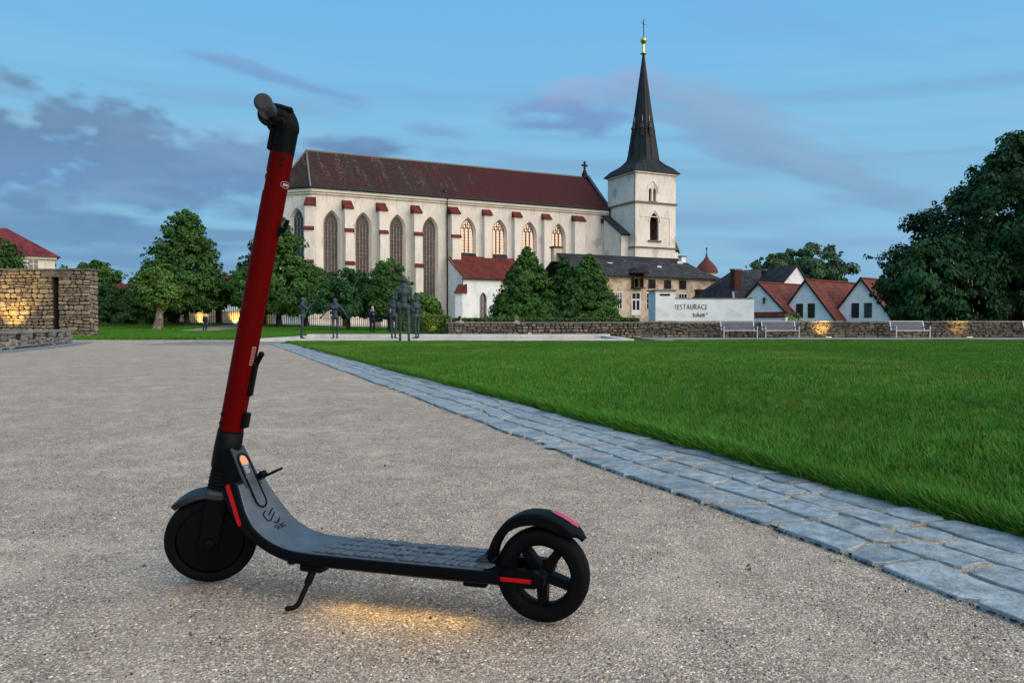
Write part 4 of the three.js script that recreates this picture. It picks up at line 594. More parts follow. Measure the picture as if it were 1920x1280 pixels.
// three small gabled houses, tiled in courses, ridges running off obliquely
function tiledSlope(len, run, rise, courses, over = 0.12) { // sawtooth slab: x along the ridge, falls toward +z
  const f = []; for (let i = 0; i < courses; i++) { const a = i / courses, b = (i + 1) / courses + 0.012, za = run * a, zb = run * b, ya = -rise * a, yb = -rise * b, up = 0.06; f.push([[0, ya + 0.02, za], [0, yb + up, zb], [len, yb + up, zb], [len, ya + 0.02, za]], [[0, yb + up, zb], [0, yb - 0.01, zb], [len, yb - 0.01, zb], [len, yb + up, zb]]); } return polyGeo(f);
}
{
  const spec = [
    ['gabled_house', 'small white gabled house with two wall lanterns and a red tile band', 24.99, -78, 4.7, 6.1, 0],
    ['gabled_house', 'white gabled house with two dark windows and a red roof holding a skylight', 28.98, -76, 4.86, 6.9, 1],
    ['gabled_house', 'white gabled house with two dark windows half hidden by the chestnut', 33.54, -74, 4.9, 8.4, 2],
  ];
  for (const [n, label, x, z, ap, W, k] of spec) {
    const h = thing(n, label, 'house', x, 0, z, 0.70, 'white gabled houses beyond the low wall'), hw = W / 2, pitch = k === 0 ? 3.0 / 3.05 : 4.4 / 3.45, ey = ap - hw * pitch, LEN = 12;
    const gpts = [[-hw, -0.5], [hw, -0.5], [hw, Math.max(ey, -0.45)], [0, ap], [-hw, Math.max(ey, -0.45)]]; const g = shapeGeo(gpts, 0.3); g.rotateY(-Math.PI / 2); g.translate(0.3, 0, 0); mesh('gable', muv(g), M.whiteWall, h);
    mesh('wall', [bx(0.3, LEN, -0.5, Math.max(ey, 0.1), -hw + 0.05, hw - 0.05)], M.whiteWall, h);
    for (const s of [1, -1]) { const sg = tiledSlope(LEN + 0.2, hw + 0.3, (hw + 0.3) * pitch, k ? 14 : 11); if (s < 0) { sg.scale(1, 1, -1); const p = sg.attributes.position.array; for (let i = 0; i < p.length; i += 9) for (let q = 0; q < 3; q++) { const t = p[i + 3 + q]; p[i + 3 + q] = p[i + 6 + q]; p[i + 6 + q] = t; } sg.computeVertexNormals(); } sg.translate(-0.15, ap + 0.08, 0); mesh('roof', sg, M.redTile, h); mesh('verge_board', bar([-0.12, ap + 0.1, 0], [-0.12, ap + 0.1 - (hw + 0.25) * pitch, s * (hw + 0.25)], 0.12, 0.16), M.darkWood, h); }
    mesh('ridge_tile', rod([-0.15, ap + 0.16, 0], [LEN, ap + 0.16, 0], 0.1, 0.1, 6), M.redTile, h);
    if (k) { for (const s of [-1, 1]) { const q = sub('window', h, 0, 1.95, (k === 1 ? 0.02 : 0.1) + s * 0.62); mesh('glass', bx(-0.012, -0.002, -0.62, 0.62, -0.32, 0.32), M.darkGlass, q); mesh('frame', [bx(-0.05, -0.004, 0.62, 0.7, -0.36, 0.36), bx(-0.05, -0.004, -0.7, -0.62, -0.36, 0.36), bx(-0.05, -0.004, -0.62, 0.62, -0.36, -0.32), bx(-0.05, -0.004, -0.62, 0.62, 0.32, 0.36), bx(-0.045, -0.012, -0.62, 0.62, -0.02, 0.02)], M.darkWood, q); } }
    else { mesh('tile_band', polyGeo([[[-0.5, 1.4, -hw - 0.4], [-0.5, 1.4, hw + 0.3], [0, 1.85, hw + 0.3], [0, 1.85, -hw - 0.4]], [[-0.5, 1.28, -hw - 0.4], [-0.5, 1.28, hw + 0.3], [-0.5, 1.4, hw + 0.3], [-0.5, 1.4, -hw - 0.4]]]), M.capTile, h); mesh('wall', bx(-0.4, -0.01, -0.5, 1.3, -hw - 0.3, hw + 0.2), M.whiteWall, h); }
    if (k === 1) mesh('skylight', bar([2.2, ap + 0.2 - 2.5 * pitch, 2.5], [3.0, ap + 0.2 - 2.5 * pitch, 2.5], 0.9, 0.12), M.steel, h);
    if (k === 0) for (const s of [-0.75, 0.75]) { const l = thing('wall_lantern', s < 0 ? 'black wall lantern on the gable, on the side toward the lettered wall' : 'black wall lantern on the gable, on the side toward the other houses', 'lantern', x + Math.sin(0.70) * s - 0.16, 2.95, z + Math.cos(0.70) * s + 0.12, 0.70, 'lanterns on the white gable'); mesh('housing', new THREE.CylinderGeometry(0.15, 0.09, 0.42, 6), M.darkGlass, l); mesh('cap', new THREE.ConeGeometry(0.2, 0.24, 6).translate(0, 0.33, 0), M.ironwork, l); mesh('base', new THREE.ConeGeometry(0.1, 0.2, 6).rotateX(Math.PI).translate(0, -0.31, 0), M.ironwork, l); mesh('bracket', bar([0, 0.05, 0], [0.2, 0.05, 0.0], 0.04, 0.04), M.ironwork, l); }
  }
  // slate-roofed house behind, with a white gable and brick chimneys
  const s = thing('slate_house', 'house with a dark slate roof, white gable and two brick chimneys', 'house', 24.6, 0, -96, 0.42);
  mesh('roof', polyGeo([[[-1.5, 2.2, 6.5], [12, 2.2, 6.5], [11, 7.9, 0], [3.6, 7.4, 0]], [[-1.5, 2.2, 6.5], [3.6, 7.4, 0], [-1.5, 2.2, -6]], [[12, 2.2, 6.5], [12, 2.2, -6], [11, 7.9, 0]]]), M.slate, s); mesh('wall', bx(-1.2, 11.8, 0, 2.3, -5.5, 6), M.oldPlaster, s);
  mesh('roof_edge', bar([-1.6, 2.2, 6.6], [0.7, 4.5, 3.6], 0.25, 0.12), M.steel, s);
  for (const [x, y, z] of [[1.6, 5.6, 3.0], [6.1, 5.6, 3.4]]) { const ch = sub('chimney', s, x, y, z); mesh('stack', bx(-0.5, 0.5, -1, 1.6, -0.4, 0.4), M.brick, ch); mesh('cap', bx(-0.6, 0.6, 1.6, 1.76, -0.5, 0.5), M.greyStone, ch); }
  const gh = thing('white_gable_house', 'house end with a plain white triangular gable above the red roofs', 'house', 32.6, 0, -89, 0.30); const gg = shapeGeo([[-2.6, 0], [2.6, 0], [2.6, 4.2], [0.35, 7.35], [-2.6, 4.2]], 5); mesh('gable', muv(gg.translate(0, 0, -5)), M.whiteWall, gh); mesh('roof', [bar([0.35, 7.45, -2.5], [-2.9, 3.95, -2.5], 0.16, 5.4), bar([0.35, 7.45, -2.5], [2.9, 3.95, -2.5], 0.16, 5.4)], M.slate, gh);
  const sh = thing('stone_shed', 'dark stone outbuilding with a red roof, half behind the big tree', 'shed', 31.5, 0, -46.5, 0.3); mesh('wall', bx(-2, 4, 0, 1.9, -3, 0), greyMats[3], sh); mesh('roof', polyGeo([[[-2.3, 1.8, 0.3], [4.3, 1.8, 0.3], [4.3, 3.1, -1.6], [-2.3, 3.1, -1.6]], [[-2.3, 1.8, -3.3], [-2.3, 3.1, -1.6], [4.3, 3.1, -1.6], [4.3, 1.8, -3.3]]]), M.redTile, sh);
}
// house on the far side of the tall stone wall
{
  const h = thing('pale_villa', 'pale cream house with a red hipped roof above the tall stone wall', 'house', -54.6, 0, -92, 0.62);
  mesh('wall', bx(-14, 0, 0, 8.6, -9, 0), M.plaster, h); mesh('cornice', bx(-14.2, 0.2, 8.3, 8.62, 0.003, 0.3), M.plaster, h);
  mesh('roof', polyGeo([[[-14.6, 8.6, 0.6], [0.6, 8.6, 0.6], [-4.6, 12.2, -4.5], [-10, 12.2, -4.5]], [[0.6, 8.6, 0.6], [0.6, 8.6, -9.6], [-4.6, 12.2, -4.5]], [[-14.6, 8.6, -9.6], [-14.6, 8.6, 0.6], [-10, 12.2, -4.5]], [[0.6, 8.6, -9.6], [-14.6, 8.6, -9.6], [-10, 12.2, -4.5], [-4.6, 12.2, -4.5]]]), M.pinkTile, h);
  for (const x of [-2.2, -4.9, -7.6, -10.3]) casement(h, x, 7.4, 0, 1.0, 1.7, 2, 3); mesh('skylight', bx(-7.4, -6.5, 11.0, 11.15, -2.6, -1.9), M.steel, h);
  mesh('mast', rod([-8.6, 12, -4.5], [-8.6, 16.5, -4.5], 0.05), M.steel, h);
  const f = thing('tiled_barn', 'low house with a brown tiled roof and satellite dish behind the trees', 'house', -45.5, 0, -92); mesh('wall', bx(-4, 5, 0, 3.2, -6, 0), M.oldPlaster, f); mesh('roof', polyGeo([[[-4.4, 3.1, 0.5], [5.4, 3.1, 0.5], [4.6, 5.6, -3], [-3.6, 5.6, -3]], [[-4.4, 3.1, -6.5], [-3.6, 5.6, -3], [4.6, 5.6, -3], [5.4, 3.1, -6.5]]]), M.capTile, f); mesh('satellite_dish', new THREE.SphereGeometry(0.5, 12, 6, 0, 6.3, 0, 0.9).rotateX(1.2).translate(-0.6, 6.0, -2.7), M.whiteFrame, f);
  // yellow house behind the gate and a far lantern turret
  const y = thing('yellow_house', 'ochre yellow house with white-framed window behind the gate', 'house', -42.6, 0, -112); mesh('wall', bx(-2.5, 9.5, 0, 5.0, -7, 0), M.yellowWall, y); mesh('roof', polyGeo([[[-3, 4.9, 0.5], [10, 4.9, 0.5], [9, 8, -3.5], [-2, 8, -3.5]]]), M.capTile, y); casement(y, 4.3, 2.6, 0, 0.95, 1.2, 2, 2); mesh('door', bx(0.7, 2.4, 0.4, 2.4, 0.01, 0.1), M.darkWood, y); mesh('door_surround', [bx(0.3, 0.7, 0.4, 3.6, 0.01, 0.16), bx(2.4, 2.8, 0.4, 3.6, 0.01, 0.16), bx(0.7, 2.4, 2.5, 3.6, 0.01, 0.14)], M.whiteWall, y);
  const q = thing('lantern_turret', 'far dark church turret with lantern and spike between the trees', 'turret', -53.6, 0, -150); mesh('shaft', bx(-0.7, 0.7, 0, 8.6, -0.7, 0.7), M.oldPlaster, q); mesh('dome', new THREE.LatheGeometry([[1.1, 8.4], [1.0, 8.9], [0.5, 9.3], [0.45, 10.2], [0.55, 10.3], [0.3, 10.7], [0.06, 11.2], [0.03, 12.2]].map((p) => new THREE.Vector2(...p)), 10), M.copper, q);
  // stone retaining wall across the street, behind the fence
  const rw = thing('street_wall', 'pale stone wall across the street behind the iron fence', 'stone wall', 0, 0, -84); mesh('wall', bx(-44, -29.0, 0, 2.0, -0.4, 0), sandMats[1], rw); mesh('base_course', bx(-44, -29.0, 0, 1.0, 0.003, 0.1), M.greyStone, rw);
  const lw = thing('side_wall', 'old brown wall half hidden by shrubs at the end of the fence', 'wall', 0, 0, -74); mesh('wall', bx(-50, -38.4, 0, 2.5, -0.3, 0), M.oldPlaster, lw); mesh('coping', bx(-50, -38.4, 2.502, 2.6, -0.4, 0.1), greyMats[3], lw);
}

// ------------------------------------------------------------------ trees: tapered trunk and limbs, crown of leaf clumps
const leafMat = new THREE.MeshPhysicalMaterial({ vertexColors: true, side: THREE.DoubleSide, roughness: 0.8, specularIntensity: 0.3 });
function crownGeo(o) {
  o.n = Math.round(o.n * 1.6); o.leaf *= 0.72; o.clumps = Math.round(o.clumps * 1.7); o.cr *= 0.7; const R = rng(o.seed), pos = new Float32Array(o.n * 18), col = new Float32Array(o.n * 18); let k = 0;
  const prof = o.prof, lob = (a, y) => 0.74 + 0.46 * noise2(Math.cos(a) * 1.7 + 5, Math.sin(a) * 1.7 + y * 3.2, o.seed) + 0.14 * (noise2(Math.cos(a) * 5 + 9, Math.sin(a) * 5 + y * 9, o.seed + 3) - 0.5);
  const clumps = [];
  for (let i = 0; i < o.clumps; i++) {
    const y = 1 - Math.pow(R(), o.bias ?? 0.8), a = R() * 6.283, rr = prof(y) * lob(a, y), q = Math.pow(R(), 0.38);
    clumps.push([Math.cos(a) * rr * q * o.r, o.base + y * o.h, Math.sin(a) * rr * q * o.r, o.cr * (0.55 + R() * 0.8) * (0.35 + 0.75 * Math.min(1, prof(y))), 0.7 + R() * 0.6]);
  }
  for (let i = 0; i < o.clumps * 0.28; i++) { const y = 0.04 + R() * 0.94, a = R() * 6.283, rr = prof(y) * lob(a, y) * (1.0 + R() * 0.2); clumps.push([Math.cos(a) * rr * o.r, o.base + y * o.h + R() * 0.02 * o.h, Math.sin(a) * rr * o.r, o.cr * (0.2 + R() * 0.25), 0.8 + R() * 0.5]); }
  clumps.push([0, o.base + o.h * 0.99, 0, o.cr * 0.5, 1]);
  const A = new THREE.Vector3(), B = new THREE.Vector3(), N = new THREE.Vector3(), cum = []; let tot = 0; for (const c of clumps) cum.push(tot += c[3] ** 2.2);
  const pick = () => { const v = R() * tot; let a = 0, b = cum.length - 1; while (a < b) { const m = (a + b) >> 1; if (cum[m] < v) a = m + 1; else b = m; } return clumps[a]; };
  for (let i = 0; i < o.n; i++) {
    const c = pick(); let u, v, w; do { u = R() * 2 - 1; v = R() * 2 - 1; w = R() * 2 - 1; } while (u * u + v * v + w * w > 1);
    const px = c[0] + u * c[3], py = c[1] + v * c[3] * 0.72 - 0.12 * c[3] * (u * u + w * w), pz = c[2] + w * c[3];
    N.set(u + c[0] / o.r * 0.5 + (R() - 0.5) * 1.3, v * 0.8 + 0.55 + (R() - 0.5) * 1.1, w + c[2] / o.r * 0.5 + (R() - 0.5) * 1.3).normalize();
    A.set(R() - 0.5, -0.35 - R() * 0.5, R() - 0.5).cross(N).normalize(); B.crossVectors(N, A); const s = o.leaf * (0.6 + R() * 0.75), wd = s * (o.wide ?? 0.55);
    const t = [[px - B.x * s * 0.5, py - B.y * s * 0.5, pz - B.z * s * 0.5], [px + A.x * wd, py + A.y * wd + N.y * s * 0.1, pz + A.z * wd], [px + B.x * s * 0.6, py + B.y * s * 0.6 - s * 0.12, pz + B.z * s * 0.6], [px - A.x * wd, py - A.y * wd + N.y * s * 0.1, pz - A.z * wd]];
    const f = (c[4] * (0.75 + R() * 0.5)), cl = [o.color[0] * f, o.color[1] * f * (0.94 + R() * 0.12), o.color[2] * f];
    for (const j of [0, 1, 2, 0, 2, 3]) { pos[k] = t[j][0]; col[k++] = cl[0]; pos[k] = t[j][1]; col[k++] = cl[1]; pos[k] = t[j][2]; col[k++] = cl[2]; }
  }
  const g = new THREE.BufferGeometry(); g.setAttribute('position', new THREE.BufferAttribute(pos, 3)); g.setAttribute('color', new THREE.BufferAttribute(col, 3)); g.computeVertexNormals(); return { g, clumps };
}
const cone = (y) => (y < 0.12 ? 0.5 + y * 4 : Math.pow(1 - y, 0.75) * 1.1 + 0.02), oval = (y) => Math.sqrt(Math.max(0.02, 1 - (2 * y - 0.9) ** 2 * 0.82)) * (y > 0.95 ? 0.6 : 1), dome = (y) => Math.sqrt(Math.max(0.01, 1 - y * y * 0.98)), lime = (y) => Math.min(1, 0.62 + y * 1.6) * Math.pow(Math.max(0, 1 - y), 0.66) * 1.16 + 0.02;
function tree(name, label, x, d, o) {
  const y0 = Hgt(x, d), t = thing(name, label, o.category || 'tree', x, y0 - 0.03, -d, 0, o.group), R = rng(o.seed + 1000), { g, clumps } = crownGeo(o);
  const tr = o.trunk ?? 0.16, top = o.base + o.h * 0.8, pts = []; for (let i = 0; i <= 5; i++) pts.push([(o.leanX || 0) * (i / 5) + (R() - 0.5) * tr * 0.8 * (i ? 1 : 0), top * i / 5, (R() - 0.5) * tr * 0.8 * (i ? 1 : 0)]);
  const tg = []; for (let i = 0; i < 5; i++) tg.push(rod(pts[i], pts[i + 1], tr * (1.15 - i * 0.2) * (i ? 1 : 1.25), tr * (1.15 - (i + 1) * 0.2), 9));
  mesh('trunk', tg, o.bark || M.bark, t);
  const lg = []; for (let i = 0; i < (o.limbs ?? 10); i++) { const c = clumps[(R() * clumps.length) | 0], s = clamp((c[1] - o.base * 0.7) / top * 0.72 + 0.1, 0.15, 0.85), b = pts[Math.min(4, Math.floor(s * 5))], e = pts[Math.min(5, Math.floor(s * 5) + 1)], f = s * 5 % 1, p = [0, 1, 2].map((q) => lerp(b[q], e[q], f)); const m = [lerp(p[0], c[0], 0.5), lerp(p[1], c[1], 0.5) + 0.2, lerp(p[2], c[2], 0.5)]; lg.push(rod(p, m, tr * 0.38, tr * 0.22, 6), rod(m, c.slice(0, 3), tr * 0.22, tr * 0.06, 5)); }
  mesh('limb', lg, o.bark || M.bark, t); mesh('crown', g, leafMat, t); return t;
}
const G1 = [0.04, 0.1, 0.02], G2 = [0.03, 0.08, 0.02], G3 = [0.06, 0.13, 0.024], G4 = [0.024, 0.07, 0.022], G5 = [0.018, 0.055, 0.018];
const px2x = (f, d) => f * d;   // tangent of the bearing times distance
tree('linden_tree', 'large cone-shaped linden beside the pale trunk on the far lawn', -29.6, 70, { seed: 1, n: 26000, clumps: 260, r: 4.2, base: 1.4, h: 9.1, cr: 0.95, leaf: 0.27, prof: lime, color: G1, trunk: 0.2, limbs: 14 });
tree('linden_tree', 'slim dark linden close against the large cone-shaped one', -31.6, 72.5, { seed: 2, n: 9000, clumps: 90, r: 2.4, base: 1.6, h: 6.6, cr: 0.8, leaf: 0.26, prof: lime, color: G2, trunk: 0.17 });
tree('garden_tree', 'loose light green tree with a thick leaning grey trunk', -29.3, 63.5, { seed: 3, n: 5200, clumps: 70, r: 1.55, base: 1.9, h: 3.3, cr: 0.7, leaf: 0.23, prof: oval, color: G3, trunk: 0.34, leanX: 0.55, bark: M.greyBark, limbs: 12 });
tree('linden_tree', 'tall linden rising beside the white choir wall', -20.9, 69, { seed: 4, n: 22000, clumps: 220, r: 3.7, base: 1.5, h: 8.4, cr: 0.92, leaf: 0.27, prof: lime, color: G1, trunk: 0.2, limbs: 12 });
tree('linden_tree', 'smaller linden between the two tallest, over the gate', -24.6, 72.5, { seed: 5, n: 9500, clumps: 95, r: 2.3, base: 2.1, h: 4.6, cr: 0.85, leaf: 0.26, prof: lime, color: G2, trunk: 0.15 });
tree('linden_tree', 'linden with its trunk against the fence next to the flute player', -19.1, 71.5, { seed: 15, n: 8000, clumps: 80, r: 2.4, base: 1.7, h: 4.2, cr: 0.8, leaf: 0.26, prof: oval, color: G2, trunk: 0.19 });
tree('garden_tree', 'small dark spreading tree behind the woman with open arms', -13.2, 62, { seed: 6, n: 9000, clumps: 85, r: 2.35, base: 1.55, h: 3.5, cr: 0.7, leaf: 0.24, prof: dome, color: G4, trunk: 0.14, limbs: 12 });
tree('garden_tree', 'upright green tree behind the tall bronze man', -9.7, 61, { seed: 7, n: 10500, clumps: 100, r: 1.75, base: 1.1, h: 4.7, cr: 0.72, leaf: 0.24, prof: oval, color: G1, trunk: 0.14 });
tree('garden_bush', 'round green bush spreading beside the hedge', -6.75, 57, { seed: 8, n: 9000, clumps: 80, r: 1.75, base: 0.3, h: 2.6, cr: 0.6, leaf: 0.24, prof: dome, color: G3, trunk: 0.07, category: 'bush' });
tree('conical_tree', 'bushy conical green tree before the red-roofed annex', 1.2, 62, { seed: 9, n: 24000, clumps: 230, r: 2.55, base: 0.25, h: 6.5, cr: 0.75, leaf: 0.22, prof: cone, color: G1, trunk: 0.14, limbs: 12 });
tree('conical_tree', 'shaded conical tree standing between two brighter ones', 4.3, 63.5, { seed: 10, n: 15000, clumps: 150, r: 2.2, base: 0.25, h: 5.7, cr: 0.72, leaf: 0.22, prof: lime, color: G2, trunk: 0.14 });
tree('conical_tree', 'broad conical green tree in front of the ochre wing', 6.1, 61, { seed: 11, n: 24000, clumps: 230, r: 2.6, base: 0.2, h: 5.9, cr: 0.75, leaf: 0.22, prof: cone, color: G1, trunk: 0.14, limbs: 12 });
tree('big_tree', 'huge dark broad-crowned tree towering over the low wall', 32.4, 47, { seed: 12, n: 62000, clumps: 420, r: 8.2, base: 0.7, h: 12.2, cr: 1.2, leaf: 0.3, wide: 0.4, prof: (y) => oval(y) * lerp(1.04, 0.6, sstep(0.38, 0.9, y)), color: G5, trunk: 0.4, limbs: 26, bias: 1 });
const chestnut = tree('chestnut_tree', 'horse chestnut with pale upright flower candles over the low wall', 25.4, 45, { seed: 13, n: 24000, clumps: 200, r: 3.3, base: 0.55, h: 5.2, cr: 0.8, leaf: 0.3, wide: 0.36, prof: oval, color: G4, trunk: 0.2, limbs: 14, bias: 1 });
{ const R = rng(77), f = mat({ color: rgb(0.17, 0.175, 0.135) }), fl = []; for (let i = 0; i < 190; i++) { const a = R() * 6.28, y = 0.7 + R() * 3.6, r = 3.2 * oval((y - 0.55) / 5.2) * (0.8 + R() * 0.24), x = Math.cos(a) * r, z = Math.sin(a) * r; const g = new THREE.ConeGeometry(0.042, 0.22, 6).toNonIndexed(); const p = g.attributes.position; for (let k = 0; k < p.count; k++) { const h = hash2((p.getX(k) * 900) | 0, (p.getY(k) * 900) | 0, i); p.setX(k, p.getX(k) * (0.7 + h * 0.7)); } g.translate(x, y, z); fl.push(g); } const m = mesh('blossom', fl, f, chestnut); m.userData.kind = 'stuff'; }
tree('far_tree', 'tall loose tree behind the slate roof and brick chimneys', 52.5, 136, { seed: 14, n: 15000, clumps: 90, r: 6.6, base: 4.4, h: 10.2, cr: 1.6, leaf: 0.5, prof: oval, color: [0.045, 0.088, 0.036], trunk: 0.4, limbs: 22, group: 'trees behind the gabled houses' });
tree('far_tree', 'lower loose tree behind the slate roof, toward the turret', 45.0, 134, { seed: 24, n: 10000, clumps: 60, r: 4.6, base: 4.0, h: 8.4, cr: 1.4, leaf: 0.48, prof: oval, color: [0.045, 0.088, 0.036], trunk: 0.36, limbs: 16, group: 'trees behind the gabled houses' });
tree('garden_tree', 'dark green tree crown over the tall stone wall before the pale villa', -42.6, 62, { seed: 16, n: 14000, clumps: 130, r: 2.9, base: 1.2, h: 7.0, cr: 0.95, leaf: 0.27, prof: oval, color: G2, trunk: 0.2 });
const ft = [[-64.5, 118, 5.4, 8.9, 31, G2, 'round far tree behind the end of the tall stone wall'], [-60.6, 112, 4.0, 9.2, 32, G1, 'far tree with two humps behind the brown tiled roof'], [-56.2, 120, 3.2, 8.6, 33, G4, 'far round tree next to the dark purple one'], [-71.5, 118, 5.0, 9.6, 36, G2, 'low far tree showing just above the stone coping'], [-58.6, 124, 2.8, 8.4, 34, [0.02, 0.014, 0.02], 'dark purple-leaved far tree']];
for (const [x, d, r, h, s, c, l] of ft) tree('far_tree', l, x, d, { seed: s, n: 8000, clumps: 70, r, base: 1.5, h: h - 1.5, cr: 1.3, leaf: 0.42, prof: oval, color: c, trunk: 0.25, group: 'far trees behind the fence' });
const shrubs = [[-40.0, 70, 2.0, 3.6, 41, G2, 'tall dark shrub at the end of the tall stone wall'], [-37.6, 71.5, 2.0, 3.6, 42, G4, 'dark shrub next to the grey gate post'], [-35.6, 72.5, 1.8, 3.5, 43, G2, 'shrub behind the fence under the pale trunked tree'], [-38.9, 67, 1.3, 1.3, 44, G3, 'low leafy shrub at the foot of the brown wall'], [-33.6, 73, 2.0, 4.0, 45, G3, 'leafy shrub behind the red box on the fence']];
for (const [x, d, r, h, s, c, l] of shrubs) tree('garden_shrub', l, x, d, { seed: s, n: 6500, clumps: 60, r, base: 0.15, h, cr: 0.7, leaf: 0.24, prof: dome, color: c, trunk: 0.08, group: 'shrubs by the fence end', category: 'shrub' });
// clipped hedge beside the low wall, and low planting behind it
{
  const hedge = (name, label, x0, x1, h, d0, d1, n, seed, c) => { const R = rng(seed), pos = [], col = [], A = new THREE.Vector3(), B = new THREE.Vector3(), N = new THREE.Vector3(), o = thing(name, label, 'hedge', (x0 + x1) / 2, 0, -(d0 + d1) / 2);
    for (let i = 0; i < n; i++) { const u = R() * 2 - 1, v = R(), w = R() * 2 - 1, f = (R() * 3) | 0, q = [u, v, w]; if (f === 0) q[1] = 1 - R() * R() * 0.2; else if (f === 1) q[2] = 1 - R() * R() * 0.3; else q[0] = Math.sign(u) * (1 - R() * R() * 0.2); const x = q[0] * (x1 - x0) / 2 + (R() - 0.5) * 0.06, y = q[1] * h + (R() - 0.5) * 0.07, z = q[2] * (d1 - d0) / 2 + (R() - 0.5) * 0.06, s = 0.04 + R() * 0.05; N.set(R() - 0.5, R() - 0.2, R() - 0.5).normalize(); A.set(R() - 0.5, R() - 0.5, R() - 0.5).cross(N).normalize(); B.crossVectors(N, A); const k = 0.6 + R() * 0.8, t = [[x - B.x * s, Math.max(0, y - B.y * s), z - B.z * s], [x + A.x * s * 0.6, Math.max(0, y + A.y * s * 0.6), z + A.z * s * 0.6], [x + B.x * s, Math.max(0, y + B.y * s), z + B.z * s], [x - A.x * s * 0.6, Math.max(0, y - A.y * s * 0.6), z - A.z * s * 0.6]]; for (const j of [0, 1, 2, 0, 2, 3]) { pos.push(...t[j]); col.push(c[0] * k, c[1] * k, c[2] * k); } }
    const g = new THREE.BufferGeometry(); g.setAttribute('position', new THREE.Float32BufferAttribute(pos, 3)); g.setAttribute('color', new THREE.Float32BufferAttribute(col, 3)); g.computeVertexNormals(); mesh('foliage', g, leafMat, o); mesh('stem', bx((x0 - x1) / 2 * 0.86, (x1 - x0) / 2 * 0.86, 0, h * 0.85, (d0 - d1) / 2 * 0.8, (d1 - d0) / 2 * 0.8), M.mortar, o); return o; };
  hedge('clipped_hedge', 'clipped green hedge at the end of the low wall, lit yellow from below', -4.75, -3.0, 0.98, 35.6, 37.2, 16000, 51, [0.075, 0.14, 0.03]);
  hedge('low_hedge', 'low strip of greenery along the back of the low wall', -2.8, 6, 0.86, 36.2, 38.2, 26000, 52, [0.06, 0.11, 0.03]);
  hedge('flower_bed', 'low green border along the foot of the fence under the shrubs', -41, -34.5, 0.6, 68, 70, 12000, 53, [0.05, 0.1, 0.03]);
  tree('young_tree', 'thin young tree with sparse pale leaves before the middle gable', 13.7, 37.5, { seed: 61, n: 160, clumps: 14, r: 0.45, base: 0.45, h: 0.85, cr: 0.2, leaf: 0.11, prof: oval, color: [0.1, 0.17, 0.06], trunk: 0.012, limbs: 8 });
}
// ------------------------------------------------------------------ iron fence with every picket, posts and gate
{
  const fence = (label, x0, x1, d) => { const f = thing('iron_fence', label, 'fence', 0, 0, -d), pk = new THREE.BoxGeometry(0.042, 1.95, 0.03); pk.translate(0, 1.0, 0); let x = x0; while (x < x1) { const p = mesh('picket', pk, M.ironwork, f); p.position.set(x, Hgt(x, d) - 0.02, 0); x += 0.205; } mesh('rail', bar([x0, Hgt(x0, d) + 0.72, -0.03], [x1, Hgt(x1, d) + 0.72, -0.03], 0.03, 0.07), M.ironwork, f); mesh('rail', bar([x0, Hgt(x0, d) + 0.16, -0.03], [x1, Hgt(x1, d) + 0.16, -0.03], 0.03, 0.05), M.ironwork, f); return f; };
  fence('dark iron fence under the lindens between the grey post and the gate', -37.9, -28.9, 75.5);
  fence('dark iron fence in front of the white church wall, from the gate to the hedge', -24.2, -6.9, 75.5);
  const gate = thing('iron_gate', 'tall arched iron gate between dark posts before the yellow house', 'gate', -26.6, Hgt(-26.6, 75.5), -75.5); for (let i = 0; i < 20; i++) { const x = -2 + i * 0.21; mesh('bar', bx(x - 0.02, x + 0.02, 0.05, 2.3 + 0.35 * Math.sin(i / 19 * Math.PI), -0.015, 0.015), M.ironwork, gate); } mesh('rail', bar([-2, 1.2, 0.03], [2, 1.2, 0.03], 0.04, 0.07), M.ironwork, gate); mesh('rail', tube([[-2, 2.3, 0], [-1, 2.55, 0], [0, 2.68, 0], [1, 2.55, 0], [2, 2.3, 0]], 0.04, 20, 5), M.ironwork, gate);
  const post = (x, l, m, w, h) => { const p = thing('fence_post', l, 'post', x, Hgt(x, 75.5), -75.5); mesh('shaft', bx(-w, w, -0.05, h, -w, w), m, p); mesh('cap', bx(-w - 0.05, w + 0.05, h + 0.002, h + 0.12, -w - 0.05, w + 0.05), m, p); };
  post(-28.75, 'dark square gate post beside the lit stretch of street wall', M.darkWood, 0.22, 2.0); post(-24.35, 'dark gate post behind the red scooter column', M.darkWood, 0.22, 2.0); post(-38.2, 'pale grey stone post at the end of the fence', M.greyStone, 0.28, 2.2); post(-16.4, 'dark fence post behind the woman with open arms', M.darkWood, 0.2, 1.75);
  const bxo = thing('red_box', 'red letter box hanging on the iron fence', 'box', -34.45, 0, -75.3); mesh('body', rbx(0.5, 1.25, 0.3, 0.04, 0, 1.45 + 0.4, 0), mat({ color: rgb(0.25, 0.012, 0.012), roughness: 0.5 }), bxo); mesh('flap', bx(-0.2, 0.2, 2.2, 2.28, 0.15, 0.17), M.darkWood, bxo);
  // dark car parked behind the fence
  const car = thing('parked_car', 'dark car parked in the street behind the fence', 'car', -38.4, 0.6, -79.5); const prof = [[-2, 0.3], [2, 0.3], [2.05, 0.75], [1.2, 0.9], [0.7, 1.4], [-1.0, 1.42], [-1.8, 0.95], [-2.05, 0.85]]; const cg = shapeGeo(prof, 1.6); cg.translate(0, 0, -0.8); mesh('body', cg, mat({ color: rgb(0.015, 0.017, 0.02), roughness: 0.25 }), car); for (const x of [-1.25, 1.3]) for (const z of [-0.75, 0.75]) mesh('wheel', new THREE.CylinderGeometry(0.32, 0.32, 0.2, 16).rotateX(Math.PI / 2).translate(x, 0.32, z), M.ironwork, car); mesh('window', bx(-0.9, 0.65, 0.95, 1.3, 0.8, 0.815), M.darkGlass, car);
}
